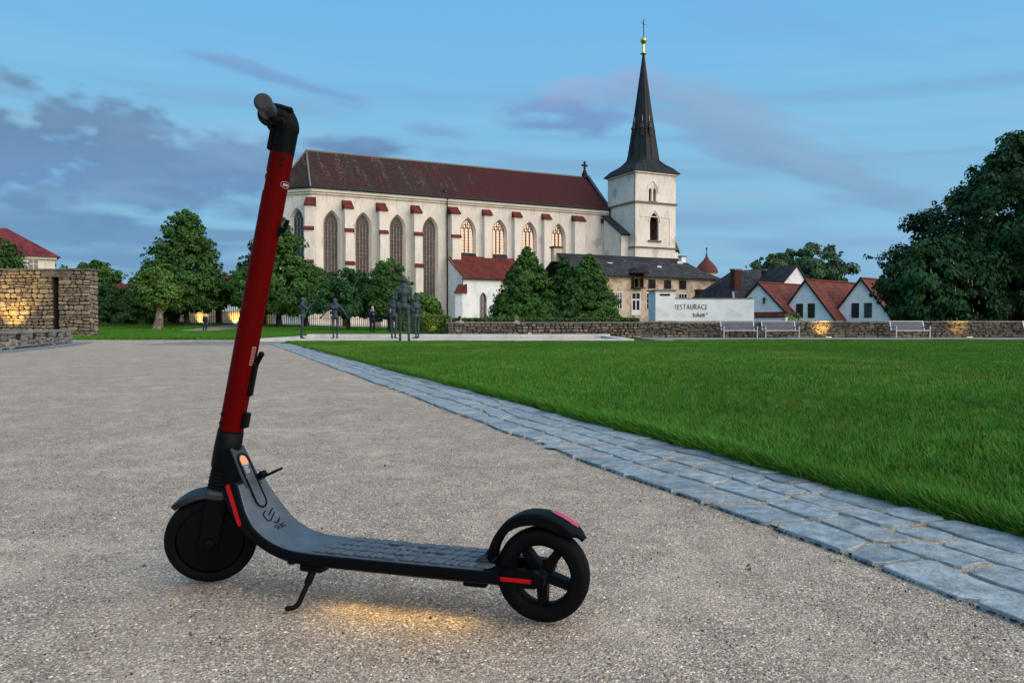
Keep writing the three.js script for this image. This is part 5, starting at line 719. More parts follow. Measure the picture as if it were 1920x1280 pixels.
// ------------------------------------------------------------------ figures: bones with radii, joined smoothly and meshed
function figure(bones, size, res = 76, k = 0.045) {
  const [x0, x1, y0, y1, z0, z1] = size, mc = new MarchingCubes(res, new THREE.MeshStandardMaterial(), false, false, 120000); mc.isolation = 0;
  const n = mc.size, f = mc.field, sx = (x1 - x0) / 2, sy = (y1 - y0) / 2, sz = (z1 - z0) / 2, half = n / 2;
  const B = bones.map(([a, b, ra, rb, kk]) => { const d = [b[0] - a[0], b[1] - a[1], b[2] - a[2]]; return [a, d, ra, rb, d[0] * d[0] + d[1] * d[1] + d[2] * d[2] || 1e-9, Math.min(k, kk ?? k)]; });
  for (let zi = 0; zi < n; zi++) for (let yi = 0; yi < n; yi++) for (let xi = 0; xi < n; xi++) {
    const x = (x0 + x1) / 2 + (xi - half) / half * sx, y = (y0 + y1) / 2 + (yi - half) / half * sy, z = (z0 + z1) / 2 + (zi - half) / half * sz; let m = 9;
    for (const [a, d, ra, rb, l, kb] of B) { const t = clamp(((x - a[0]) * d[0] + (y - a[1]) * d[1] + (z - a[2]) * d[2]) / l), ex = x - a[0] - d[0] * t, ey = y - a[1] - d[1] * t, ez = z - a[2] - d[2] * t, e = Math.sqrt(ex * ex + ey * ey + ez * ez) - (ra + (rb - ra) * t); if (m > 8) m = e; else { const h = Math.max(kb - Math.abs(m - e), 0) / kb; m = Math.min(m, e) - h * h * kb * 0.25; } }
    f[xi + yi * n + zi * n * n] = -m;
  }
  mc.update(); const c = mc.count, g = new THREE.BufferGeometry(), p = new Float32Array(c * 3); for (let i = 0; i < c; i++) { p[i * 3] = (x0 + x1) / 2 + mc.positionArray[i * 3] * sx; p[i * 3 + 1] = (y0 + y1) / 2 + mc.positionArray[i * 3 + 1] * sy; p[i * 3 + 2] = (z0 + z1) / 2 + mc.positionArray[i * 3 + 2] * sz; }
  g.setAttribute('position', new THREE.BufferAttribute(p, 3)); g.computeVertexNormals(); return muv(toCreasedNormals(g, 1.2));
}
// h: standing height; joints for a relaxed standing body facing +z; p moves joints
function body(h, p = {}, thin = 1) {
  const u = h / 1.75, J = { top: [0, 1.66, 0.01], chin: [0, 1.53, 0.06], neck: [0, 1.47, 0], chest: [0, 1.3, 0.0], waist: [0, 1.08, 0.0], pelvis: [0, 0.94, 0], sl: [0.165, 1.395, 0], sr: [-0.165, 1.395, 0], el: [0.23, 1.14, -0.02], er: [-0.23, 1.14, -0.02], wl: [0.25, 0.89, 0.04], wr: [-0.25, 0.89, 0.04], hl: [0.095, 0.92, 0], hr: [-0.095, 0.92, 0], kl: [0.1, 0.5, 0.02], kr: [-0.1, 0.5, 0.02], al: [0.1, 0.08, -0.02], ar: [-0.1, 0.08, -0.02], tl: [0.12, 0.03, 0.16], tr: [-0.12, 0.03, 0.16], ...p };
  const S = (a) => a.map((v) => v * u), b = [], add = (i, j, r0, r1) => b.push([S(J[i]), S(J[j]), r0 * u * thin, r1 * u * thin]);
  b.push([S(J.top.map((v, i) => v - [0, 0.03, 0.0][i])), S(J.chin.map((v, i) => v + [0, 0.03, -0.02][i])), 0.088 * u, 0.058 * u]);
  { const nose = [J.chin[0], J.chin[1] + 0.075, J.chin[2] + 0.058]; b.push([S(nose), S([nose[0], nose[1] + 0.03, nose[2] - 0.02]), 0.013 * u, 0.01 * u]); for (const s of [-1, 1]) b.push([S([J.top[0] + s * 0.076, J.top[1] - 0.09, J.top[2]]), S([J.top[0] + s * 0.076, J.top[1] - 0.06, J.top[2] - 0.01]), 0.014 * u, 0.014 * u]); }
  add('neck', 'chin', 0.055, 0.05); add('neck', 'chest', 0.075, 0.125);
  b.push([S([J.chest[0] - 0.06, J.chest[1], J.chest[2]]), S([J.chest[0] + 0.06, J.chest[1], J.chest[2]]), 0.115 * u * thin, 0.115 * u * thin]);
  add('chest', 'waist', 0.115, 0.108); add('waist', 'pelvis', 0.108, 0.1); add('sl', 'chest', 0.056, 0.1); add('sr', 'chest', 0.056, 0.1);
  add('sl', 'el', 0.05, 0.04); add('sr', 'er', 0.05, 0.04); add('el', 'wl', 0.04, 0.027); add('er', 'wr', 0.04, 0.027);
  add('pelvis', 'hl', 0.1, 0.088); add('pelvis', 'hr', 0.1, 0.088); add('hl', 'kl', 0.082, 0.053); add('hr', 'kr', 0.082, 0.053); add('kl', 'al', 0.056, 0.036); add('kr', 'ar', 0.056, 0.036); add('al', 'tl', 0.036, 0.026); add('ar', 'tr', 0.036, 0.026);
  for (const [w, e] of [['wl', 'el'], ['wr', 'er']]) { const W = new THREE.Vector3(...J[w]), d = W.clone().sub(new THREE.Vector3(...J[e])).normalize(), q = d.clone().cross(new THREE.Vector3(0, 0, 1)).normalize(), P = (a, s, z = 0) => S(W.clone().addScaledVector(d, a).addScaledVector(q, s).add(new THREE.Vector3(0, 0, z)).toArray()); b.push([P(0, 0), P(0.075, 0), 0.022 * u, 0.026 * u, 0.02]); for (let i = 0; i < 4; i++) b.push([P(0.08, (i - 1.5) * 0.018), P(0.165 - Math.abs(i - 1.3) * 0.014, (i - 1.5) * 0.022, 0.012), 0.0095 * u, 0.008 * u, 0.008]); b.push([P(0.03, 0.02), P(0.095, 0.05, 0.02), 0.011 * u, 0.008 * u, 0.01]); }
  b.push([S(J.sl), S(J.neck), 0.058 * u * thin, 0.06 * u], [S(J.sr), S(J.neck), 0.058 * u * thin, 0.06 * u]);
  return b;
}
{
  const st = (label, x, d, turn, bones, size, y0 = 0.015) => { const o = mesh('bronze_statue', figure(bones, size, 76, 0.055), M.bronze); o.position.set(x, y0, -d); o.rotation.y = turn; tag(o, label, 'statue', 'bronze figures around the basin'); return o; };
  st('slim bronze flute player standing in profile with both arms raised to the mouth', -8.17, 30, Math.PI / 2 + 0.1, [...body(1.68, { sl: [0.15, 1.42, 0], sr: [-0.15, 1.42, 0], el: [0.17, 1.24, 0.22], er: [-0.17, 1.22, 0.2], wl: [0.06, 1.38, 0.38], wr: [-0.06, 1.44, 0.4], pelvis: [0, 0.94, 0.05], chest: [0, 1.3, -0.04], waist: [0, 1.1, 0.02], kl: [0.09, 0.5, -0.03], kr: [-0.09, 0.5, 0.0], al: [0.08, 0.08, -0.08], ar: [-0.08, 0.08, -0.02], tl: [0.09, 0.03, 0.08], tr: [-0.09, 0.03, 0.14], chin: [0, 1.54, 0.08] }, 0.8), [[0, 1.44, 0.14], [0, 1.56, 0.62], 0.014, 0.016]], [-0.4, 0.4, -0.05, 1.78, -0.35, 0.75]);
  st('bronze woman facing the lawn with both arms spread low', -6.97, 30.3, -0.05, [...body(1.66, { el: [0.34, 1.2, -0.02], er: [-0.34, 1.2, -0.02], wl: [0.5, 0.98, 0.05], wr: [-0.52, 0.97, 0.05], al: [0.07, 0.08, -0.02], ar: [-0.07, 0.08, -0.02] }, 0.8), [[0.07, 1.24, 0.1], [0.08, 1.22, 0.13], 0.05, 0.04], [[-0.07, 1.24, 0.1], [-0.08, 1.22, 0.13], 0.05, 0.04]], [-0.8, 0.8, -0.05, 1.78, -0.3, 0.35]);
  st('bronze girl seen from behind holding one arm away from her side', -4.65, 30.2, Math.PI - 0.2, [...body(1.74, { er: [-0.22, 1.14, -0.02], el: [0.3, 1.18, 0.02], wl: [0.44, 0.98, 0.16], al: [0.07, 0.08, 0], ar: [-0.06, 0.08, 0] }, 0.82)], [-0.7, 0.7, -0.05, 1.86, -0.35, 0.45]);
  st('tallest bronze figure, a lean man seen from behind stepping onto the lawn', -3.62, 25.75, Math.PI + 0.12, [...body(2.24, { sl: [0.17, 1.4, 0], sr: [-0.17, 1.4, 0], el: [0.205, 1.14, -0.02], er: [-0.205, 1.14, -0.02], wl: [0.19, 0.92, 0.05], wr: [-0.19, 0.92, 0.05], kl: [0.1, 0.5, 0.06], al: [0.1, 0.08, 0.1], tl: [0.12, 0.03, 0.26], kr: [-0.12, 0.5, -0.02], ar: [-0.13, 0.08, -0.12], tr: [-0.14, 0.03, 0.06] }, 0.78)], [-0.5, 0.5, -0.05, 2.36, -0.4, 0.5], 0.0);
  st('narrow bronze figure standing stiffly with arms held to the sides', -3.82, 30.9, -2.2, [...body(1.72, { el: [0.2, 1.14, -0.02], er: [-0.2, 1.14, -0.02], wl: [0.19, 0.88, 0.05], wr: [-0.19, 0.88, 0.05], al: [0.06, 0.08, -0.02], ar: [-0.06, 0.08, -0.02] }, 0.76), [[0, 1.63, 0], [0, 1.73, -0.02], 0.06, 0.03]], [-0.45, 0.45, -0.05, 1.84, -0.35, 0.35]);
}
{
  const skin = mat({ color: rgb(0.45, 0.28, 0.21), roughness: 0.7 }), navy = mat({ color: rgb(0.012, 0.016, 0.032) }), dark = mat({ color: rgb(0.012, 0.012, 0.014) }), white = mat({ color: rgb(0.6, 0.6, 0.6) }), hair = mat({ color: rgb(0.03, 0.018, 0.012) }), fair = mat({ color: rgb(0.16, 0.11, 0.07) }), blue = mat({ color: rgb(0.35, 0.42, 0.55) });
  const inflate = (bones, pick, e) => bones.filter((_, i) => pick.includes(i)).map(([a, b, r, s]) => [a, b, r + e, s + e]);
  // bones of body(): 0 head, 1 nose, 2-3 ears, 4 neck, 5 throat, 6 chest, 7-8 trunk, 9-10 shoulders, 11-12 upper arms, 13-14 forearms, 15-22 legs and feet, then hands
  const person = (label, x, y, d, turn, bones, size, top, legs, hr, long, group) => { const o = thing('person', label, 'person', x, y, -d, turn, group); mesh('body', figure(bones, size, 60, 0.03), skin, o); mesh('jacket', figure(inflate(bones, [6, 7, 8, 9, 10, 11, 12, 13, 14], 0.018), size, 46, 0.05), top, o); if (legs) { mesh('trousers', figure(inflate(bones, [8, 15, 16, 17, 18, 19, 20], 0.016), size, 46, 0.04), legs, o); mesh('shoes', figure(inflate(bones, [21, 22], 0.012), size, 46, 0.03), dark, o); } const h = bones[0]; mesh('hair', figure([[[h[0][0], h[0][1] + 0.025, h[0][2] - 0.025], [h[1][0], h[0][1] - (long ? 0.2 : 0.05), h[0][2] - 0.05], h[2] * 0.98, h[2] * 0.8]], size, 46, 0.02), hr, o); return o; };
  const S1 = [-0.45, 0.45, -0.05, 1.85, -0.4, 0.6];
  person('man in a dark navy suit standing by the fence, looking at his phone', -8.35, 0.0, 46, 0.35, body(1.72, { el: [0.24, 1.14, 0.06], er: [-0.22, 1.14, 0.1], wl: [0.08, 1.22, 0.3], wr: [-0.06, 1.2, 0.3], chin: [0, 1.51, 0.08] }), S1, navy, navy, hair);
  person('person in dark clothes standing beside the man in the suit', -7.35, 0.0, 46.8, -0.5, body(1.62, {}), S1, dark, dark, hair, true);
  person('man in a dark suit and white shirt walking along the far footpath', -24.2, 0.03, 60.6, 1.2, body(1.42, { kl: [0.09, 0.5, 0.12], al: [0.09, 0.1, 0.0], tl: [0.1, 0.05, 0.16], kr: [-0.09, 0.5, -0.04], ar: [-0.09, 0.1, -0.16], tr: [-0.1, 0.05, 0.0] }), S1, navy, navy, fair);
  const sit = { kl: [0.12, 0.98, 0.42], kr: [-0.12, 0.98, 0.42], al: [0.12, 0.8, 0.62], ar: [-0.12, 0.8, 0.62], tl: [0.12, 0.76, 0.78], tr: [-0.12, 0.76, 0.78], wl: [0.16, 1.0, 0.3], wr: [-0.16, 1.0, 0.3] };
  const S2 = [-0.45, 0.45, 0.55, 1.85, -0.4, 0.95];
  person('dark-haired person in a white shirt sitting behind the low wall by the hedge', -2.42, -0.68, 35.62, 2.6, body(1.68, sit), S2, white, navy, hair, false, 'people sitting behind the low wall');
  person('fair-haired person in a pale blue shirt sitting behind the low wall before the trees', 0.22, -0.68, 35.62, -2.2, body(1.68, sit), S2, blue, navy, fair, false, 'people sitting behind the low wall');
}
// ------------------------------------------------------------------ benches of wire mesh on a steel frame
{
  const wire = mat({ color: rgb(0.12, 0.135, 0.155), roughness: 0.5, metalness: 0.4 });
  const first = (label) => {
    const b = thing('mesh_bench', label, 'bench', 0, 0, 0, 0, 'metal mesh benches along the low wall'), W = 1.46, hw = W / 2;
    const seat = [], back = []; for (let i = 0; i <= 44; i++) { const x = -hw + W * i / 44; seat.push(bar([x, 0.33, 0.26], [x, 0.31, -0.2], 0.014, 0.014)); back.push(bar([x, 0.31, -0.2], [x, 0.735, -0.36], 0.014, 0.014)); }
    for (let i = 0; i <= 12; i++) { const t = i / 12; seat.push(bar([-hw, lerp(0.33, 0.31, t), lerp(0.26, -0.2, t)], [hw, lerp(0.33, 0.31, t), lerp(0.26, -0.2, t)], 0.014, 0.014)); back.push(bar([-hw, lerp(0.31, 0.735, t), lerp(-0.2, -0.36, t)], [hw, lerp(0.31, 0.735, t), lerp(-0.2, -0.36, t)], 0.014, 0.014)); }
    mesh('seat', seat, wire, b); mesh('backrest', back, wire, b);
    for (const s of [-1, 1]) { mesh('leg', bar([s * hw, 0, 0.3], [s * hw, 0.5, 0.3], 0.045, 0.045), M.steel, b); mesh('leg', bar([s * hw, 0, -0.36], [s * hw, 0.34, -0.19], 0.04, 0.04), M.steel, b); mesh('armrest', bar([s * hw, 0.5, 0.32], [s * hw, 0.48, -0.26], 0.045, 0.03), M.steel, b); mesh('side_rail', [bar([s * hw, 0.325, 0.3], [s * hw, 0.305, -0.21], 0.035, 0.035), bar([s * hw, 0.3, -0.2], [s * hw, 0.74, -0.365], 0.035, 0.035)], M.steel, b); }
    mesh('top_rail', bar([-hw, 0.742, -0.366], [hw, 0.742, -0.366], 0.035, 0.035), M.steel, b); mesh('front_rail', bar([-hw, 0.325, 0.285], [hw, 0.325, 0.285], 0.04, 0.04), M.steel, b); return b;
  };
  const b0 = first('metal mesh bench in front of the lettered white wall'); const put = (b, x, d, t) => { b.position.set(x, 0.004, -d); b.rotation.y = t; };
  put(b0, 10.12, 34.3, -0.04); const cp = (l, x) => { const c = b0.clone(); c.name = numbered('mesh_bench'); c.userData = { ...b0.userData, label: l }; scene.add(c); put(c, x, 34.3, -0.04); };
  cp('metal mesh bench in front of the white gable with the lanterns', 11.97); cp('metal mesh bench between the two lit patches of the long wall', 17.75); cp('metal mesh bench past the dimmer lit patch of the long wall', 23.75);
}
// ------------------------------------------------------------------ ground lamps
function uplight(label, x, d, tx, ty, tz, cd, angle, rad = 0.11, group) {
  const o = thing('ground_lamp', label, 'lamp', x, Hgt(x, d), -d, 0, group); mesh('housing', new THREE.CylinderGeometry(rad * 1.3, rad * 1.3, 0.03, 18).translate(0, 0.01, 0), M.steel, o);
  mesh('lamp_glass', new THREE.CylinderGeometry(rad, rad, 0.006, 18).translate(0, 0.03, 0), mat({ color: 0x222222, emissive: rgb(1, 0.75, 0.36), emissiveIntensity: 3 }), o);
  const l = new THREE.SpotLight(rgb(1, 0.62, 0.18), cd, 8, angle, 0.75, 2); l.position.set(x, Hgt(x, d) + 0.06, -d); l.target.position.set(tx, ty, tz); l.castShadow = true; l.shadow.radius = 2; scene.add(l, l.target);
}
uplight('round ground lamp throwing a bright yellow patch on the wall near the benches', 14.35, 34.85, 14.28, 0.6, -35.62, 20, 0.6, 0.12, 'ground lamps along the low wall');
uplight('round ground lamp throwing a dim patch on the wall under the big tree', 20.75, 34.85, 20.65, 0.6, -35.62, 7, 0.6, 0.12, 'ground lamps along the low wall');
uplight('ground lamp in the raised bed shining up the tall stone wall', -22.6, 33.6, -22.2, 1.9, -34.6, 55, 0.66);
uplight('small ground lamp shining into the clipped hedge', -3.68, 35.2, -3.68, 0.9, -35.7, 6, 0.6, 0.06);
uplight('street lamp set in the ground lighting the wall beside the gate', -30.2, 83.2, -30.2, 1.4, -84, 50, 0.7);
uplight('street lamp set in the ground lighting the wall beside the red box', -33.9, 83.2, -33.9, 1.4, -84, 50, 0.7);

// ------------------------------------------------------------------ the electric scooter: local x runs from the rear axle forward, y up, -z is the side toward the lawn edge viewer
{
  const sc = thing('electric_scooter', 'red and black electric kick scooter parked on its kickstand on the gravel', 'scooter', 0.0625, 0.002, -1.5419, Math.PI - 0.2978);
  const grime = T.fine;
  const P = {
    red: new THREE.MeshPhysicalMaterial({ color: rgb(0.075, 0.0008, 0.0006), roughness: 0.5, specularIntensity: 0.07, bumpMap: rep(grime, 30), bumpScale: 0.00004 }),
    black: mat({ color: rgb(0.0022, 0.0026, 0.0032), roughness: 0.5, specularIntensity: 0.14, bumpMap: rep(grime, 14), bumpScale: 0.0002 }),
    frame: mat({ color: rgb(0.0018, 0.0022, 0.003), roughness: 0.45, specularIntensity: 0.16 }),
    rubber: mat({ map: rep(T.spots, 4), color: rgb(0.003, 0.0031, 0.0035), roughness: 0.7, specularIntensity: 0.2, bumpMap: rep(grime, 30), bumpScale: 0.0003 }),
    mat: mat({ map: rep(T.spots, 5), color: rgb(0.085, 0.105, 0.122), roughness: 0.45, bumpMap: rep(grime, 40), bumpScale: 0.0003 }),
    pad: mat({ map: rep(T.spots, 9), color: rgb(0.09, 0.11, 0.128), roughness: 0.43, bumpMap: rep(grime, 40), bumpScale: 0.0003 }),
    grey: mat({ color: rgb(0.022, 0.027, 0.032), roughness: 0.5, specularIntensity: 0.6 }),
    refl: new THREE.MeshPhysicalMaterial({ color: rgb(0.4, 0.004, 0.004), roughness: 0.3, specularIntensity: 0.3 }),
    pink: new THREE.MeshPhysicalMaterial({ color: rgb(0.42, 0.03, 0.06), roughness: 0.25, specularIntensity: 0.6 }),
    screw: mat({ color: rgb(0.3, 0.3, 0.3), roughness: 0.35, metalness: 0.9 }),
    print: mat({ color: rgb(0.5, 0.5, 0.5), roughness: 0.6 }), orange: mat({ color: rgb(0.7, 0.28, 0.12), roughness: 0.5 }), pale: mat({ color: rgb(0.55, 0.56, 0.58), roughness: 0.5 }), ink: mat({ color: rgb(0.02, 0.021, 0.023), roughness: 0.5 }),
  };
  // ---- wheels: axle along z
  const lathe = (pts, seg = 64) => { const g = new THREE.LatheGeometry(pts.map((p) => new THREE.Vector2(...p)), seg); g.rotateX(Math.PI / 2); return g; };
  const tyreP = (r, w) => [[r - 0.026, -w * 0.86], [r - 0.016, -w * 0.98], [r - 0.008, -w * 0.9], [r - 0.0025, -w * 0.62], [r - 0.0022, -w * 0.55], [r - 0.0008, -w * 0.52], [r, -w * 0.2], [r, w * 0.2], [r - 0.0008, w * 0.52], [r - 0.0022, w * 0.55], [r - 0.0025, w * 0.62], [r - 0.008, w * 0.9], [r - 0.016, w * 0.98], [r - 0.026, w * 0.86]];
  const rw = sub('rear_wheel', sc, 0, 0.0955, 0); mesh('tyre', lathe(tyreP(0.0955, 0.022), 96), P.rubber, rw);
  mesh('rim', [lathe([[0.0705, -0.019], [0.0615, -0.019], [0.0585, -0.006], [0.0585, 0.006], [0.0615, 0.019], [0.0705, 0.019]], 96)], P.black, rw);
  for (let i = 0; i < 5; i++) { const a = (55 + 72 * i) * Math.PI / 180, s = new THREE.Shape(); s.moveTo(0.008, -0.0095); s.lineTo(0.062, -0.0072); s.lineTo(0.062, 0.0072); s.lineTo(0.008, 0.0095); const g = new THREE.ExtrudeGeometry(s, { depth: 0.02, bevelEnabled: true, bevelSize: 0.002, bevelThickness: 0.002, bevelSegments: 2 }); g.translate(0, 0, -0.01); g.rotateZ(Math.PI - a); mesh('spoke', g, P.black, rw); }
  mesh('hub', [lathe([[0.001, -0.024], [0.013, -0.024], [0.017, -0.02], [0.017, 0.02], [0.013, 0.024], [0.001, 0.024]], 32)], P.black, rw);
  // ---- steering assembly turned about its raked axis
  const AX = new THREE.Vector3(0.7955, 0.107, 0), AD = new THREE.Vector3(-0.2186, 0.9758, 0).normalize(), Q = new THREE.Quaternion().setFromAxisAngle(AD, 30 * Math.PI / 180);
  const MS = new THREE.Matrix4().makeTranslation(AX.x, AX.y, 0).multiply(new THREE.Matrix4().makeRotationFromQuaternion(Q)).multiply(new THREE.Matrix4().makeTranslation(-AX.x, -AX.y, 0));
  const st = (o) => { o.updateMatrix(); o.applyMatrix4(MS); return o; };
  const ap = (v, f = 0, w = 0) => { const t = (v - AX.y) / AD.y; return [AX.x + AD.x * t + AD.y * f, v - AD.x * f, -w]; };   // a point at height v on the axis, f forward of it, w toward the near side
  const along = (g, v, f = 0, w = 0) => { g.applyQuaternion(new THREE.Quaternion().setFromUnitVectors(new THREE.Vector3(0, 1, 0), AD)); g.translate(...ap(v, f, w)); return g; };
  const fw = sub('front_wheel', sc, AX.x, 0.102, 0); mesh('tyre', lathe(tyreP(0.102, 0.023), 96), P.rubber, fw);
  mesh('hub', lathe([[0.001, -0.021], [0.03, -0.021], [0.034, -0.0185], [0.066, -0.0185], [0.071, -0.0165], [0.077, -0.0185], [0.077, 0.0185], [0.071, 0.0165], [0.066, 0.0185], [0.034, 0.0185], [0.03, 0.021], [0.001, 0.021]], 64), P.frame, fw); mesh('axle_cap', lathe([[0.001, -0.043], [0.01, -0.043], [0.0125, -0.04], [0.0125, 0.04], [0.01, 0.043], [0.001, 0.043]], 24), P.black, fw); st(fw);
  // fork: crown and two blades
  const fork = sub('fork', sc); const blade = (s) => { const g = new RoundedBoxGeometry(0.046, 0.122, 0.012, 3, 0.0055); along(g, 0.148, 0.0, 0); g.translate(0, 0, s * 0.031); return g; };
  mesh('fork_blade', blade(-1), P.frame, fork); mesh('fork_blade', blade(1), P.frame, fork); { const g = new RoundedBoxGeometry(0.052, 0.026, 0.072, 3, 0.009); along(g, 0.209); mesh('fork_crown', g, P.grey, fork); } st(fork);
  // front mudguard: arc with a drooping tail
  const guard = (r, w, a0, a1, th, n = 30, taper = true) => { const f = []; const pr = (a, k) => { const t = (a - a0) / (a1 - a0), ww = w * (taper ? Math.min(1, 0.35 + 5 * Math.min(t, 1 - t)) : 1), q = [[-1, -0.009], [-0.82, 0], [0, 0.0015], [0.82, 0], [1, -0.009]][k]; const rr = r + q[1]; return [Math.cos(a) * rr, Math.sin(a) * rr, q[0] * ww]; }, pi = (a, k) => { const p = pr(a, k), l = Math.hypot(p[0], p[1]), s = (l - th) / l; return [p[0] * s, p[1] * s, p[2] * 0.97]; }; for (let i = 0; i < n; i++) { const A = lerp(a0, a1, i / n), B = lerp(a0, a1, (i + 1) / n); for (let k = 0; k < 4; k++) { f.push([pr(A, k), pr(B, k), pr(B, k + 1), pr(A, k + 1)], [pi(A, k), pi(A, k + 1), pi(B, k + 1), pi(B, k)]); } f.push([pr(A, 0), pi(A, 0), pi(B, 0), pr(B, 0)], [pr(A, 4), pr(B, 4), pi(B, 4), pi(A, 4)]); } for (const [A, s] of [[a0, 1], [a1, -1]]) for (let k = 0; k < 4; k++) f.push([pr(A, k), pr(A, k + 1), pi(A, k + 1), pi(A, k)]); return toCreasedNormals(polyGeo(f), 0.7); };
  const fg = mesh('front_mudguard', guard(0.117, 0.033, 0.8, 3.35, 0.003), mat({ color: rgb(0.012, 0.015, 0.018), roughness: 0.5, specularIntensity: 0.4 }), sc); fg.position.set(AX.x, 0.102, 0); st(fg);
  // gaiter with rings, head tube
  const gaiter = new THREE.LatheGeometry(Array.from({ length: 33 }, (_, i) => new THREE.Vector2(0.0275 - 0.0016 * i / 32 + 0.0022 * Math.sin(i / 32 * Math.PI * 13), -0.027 + 0.054 * i / 32)), 40); along(gaiter, 0.243); st(mesh('gaiter', gaiter, P.rubber, sc));
  const head = new THREE.LatheGeometry([[0.001, -0.044], [0.028, -0.044], [0.0298, -0.04], [0.0302, 0.0], [0.0288, 0.043], [0.001, 0.044]].map((p) => new THREE.Vector2(...p)), 40); along(head, 0.312); mesh('head_tube', head, P.frame, sc);
  // red column
  const col = new THREE.CylinderGeometry(0.0262, 0.0272, 0.6405, 48, 1); along(col, 0.6675); st(mesh('column', col, P.red, sc));
  const ringB = new THREE.CylinderGeometry(0.0278, 0.0278, 0.004, 48); along(ringB, 0.356); st(mesh('collar', ringB, P.black, sc));
  // black top section with forward bend and handlebar
  const topG = new THREE.CylinderGeometry(0.0268, 0.0266, 0.062, 40); along(topG, 1.008); const tp = sub('handlebar_mount', sc); mesh('sleeve', topG, P.black, tp);
  { const a = ap(1.034, -0.001), b = ap(1.052, 0.012), c = ap(1.052, 0.04); mesh('neck', [tube([ap(1.025, -0.002), a, b, c], 0.0262, 20, 24), new THREE.SphereGeometry(0.0262, 20, 14).translate(...c)], P.black, tp); const g = new RoundedBoxGeometry(0.01, 0.05, 0.026, 2, 0.004); along(g, 1.003, 0.028, 0); mesh('front_clip', g, P.black, tp); const g2 = new RoundedBoxGeometry(0.04, 0.012, 0.046, 3, 0.0055); along(g2, 1.07, 0.012, 0); mesh('display', g2, P.black, tp); } st(tp);
  const HB = ap(1.046, 0.033), hb = sub('handlebar', sc);
  mesh('bar', rod([HB[0], HB[1], -0.2], [HB[0], HB[1], 0.2], 0.0125, 0.0125, 20), P.black, hb);
  for (const s of [-1, 1]) { const gp = new THREE.LatheGeometry([[0.001, 0], [0.0155, 0], [0.0175, 0.003], [0.0178, 0.006], [0.0165, 0.008], [0.0172, 0.05], [0.0168, 0.1], [0.0185, 0.108], [0.0185, 0.112], [0.001, 0.112]].map((p) => new THREE.Vector2(...p)), 28); gp.rotateX(s < 0 ? Math.PI / 2 : -Math.PI / 2); gp.translate(HB[0], HB[1], s * 0.208); mesh('grip', gp, P.grey, hb); const cp = new THREE.CylinderGeometry(0.021, 0.021, 0.022, 24).rotateX(Math.PI / 2).translate(HB[0], HB[1], s * 0.084); mesh('lever_clamp', cp, P.black, hb); const lv = rbx(0.03, 0.012, 0.035, 0.005, HB[0] - 0.018, HB[1] - 0.02, s * 0.1); mesh('thumb_lever', lv, P.black, hb); mesh('grip_end', new THREE.CylinderGeometry(0.0125, 0.0125, 0.003, 20).rotateX(Math.PI / 2).translate(HB[0], HB[1], s * 0.209), P.grey, hb); } st(hb);
  // things on the column: screws, bag hook, port cover, connector
  const face = (ang, v, r = 0.0268) => { const o = new THREE.Group(); const p = ap(v), e1 = new THREE.Vector3(AD.y, -AD.x, 0), e2 = new THREE.Vector3(0, 0, -1), n = e1.clone().multiplyScalar(Math.cos(ang)).add(e2.clone().multiplyScalar(Math.sin(ang))), x = new THREE.Vector3().crossVectors(AD, n); o.matrixAutoUpdate = true; const m = new THREE.Matrix4().makeBasis(x, AD, n); m.setPosition(p[0] + n.x * r, p[1] + n.y * r, p[2] + n.z * r); o.applyMatrix4(m); return o; };   // ang 0 = forward, pi/2 = near side, pi = rear
  const on = (ang, v, name, geo, m, r) => { const f = face(ang, v, r); f.updateMatrix(); const o = mesh(name, geo, m, sc); o.applyMatrix4(f.matrix); st(o); return o; };
  for (const v of [0.966, 0.951]) on(1.78, v, 'screw', new THREE.CylinderGeometry(0.0048, 0.0048, 0.003, 16).rotateX(Math.PI / 2), P.frame);
  for (const v of [0.372, 0.392]) on(0.55, v, 'screw', new THREE.CylinderGeometry(0.004, 0.004, 0.006, 12).rotateX(Math.PI / 2), P.frame);
  const hookG = tube([[0, -0.02, -0.002], [0, -0.016, 0.006], [0, -0.008, 0.0125], [0, 0.004, 0.0145], [0, 0.012, 0.0155]], 0.0048, 24, 10); on(2.75, 0.828, 'bag_hook', [hookG, rbx(0.016, 0.024, 0.005, 0.002, 0, -0.016, 0.0)], P.frame);
  on(2.75, 0.492, 'folding_latch', [rbx(0.016, 0.08, 0.01, 0.004, 0, -0.012, 0.003), tube([[0, 0.02, 0.004], [0, 0.035, 0.008], [0, 0.046, 0.012]], 0.006, 10, 10), new THREE.SphereGeometry(0.0068, 12, 8).translate(0, 0.048, 0.0125)], P.frame);
  on(2.75, 0.386, 'connector', rbx(0.022, 0.036, 0.014, 0.004, 0, 0, 0.004), P.frame);
  // printed marks on the column: flat pieces bent round it
  const bend = (g, r) => { const p = g.attributes.position; for (let i = 0; i < p.count; i++) { const a = p.getX(i) / r, R2 = r + p.getZ(i) + 0.0003; p.setX(i, Math.sin(a) * R2); p.setZ(i, Math.cos(a) * R2 - r); } g.computeVertexNormals(); return g; };
  const flat = (str, f, size, depth = 0.0003) => { const g = new TextGeometry(str, { font: f, size, depth, curveSegments: 3 }); g.computeBoundingBox(); const b = g.boundingBox; g.translate(-(b.min.x + b.max.x) / 2, -(b.min.y + b.max.y) / 2, 0); return g; };
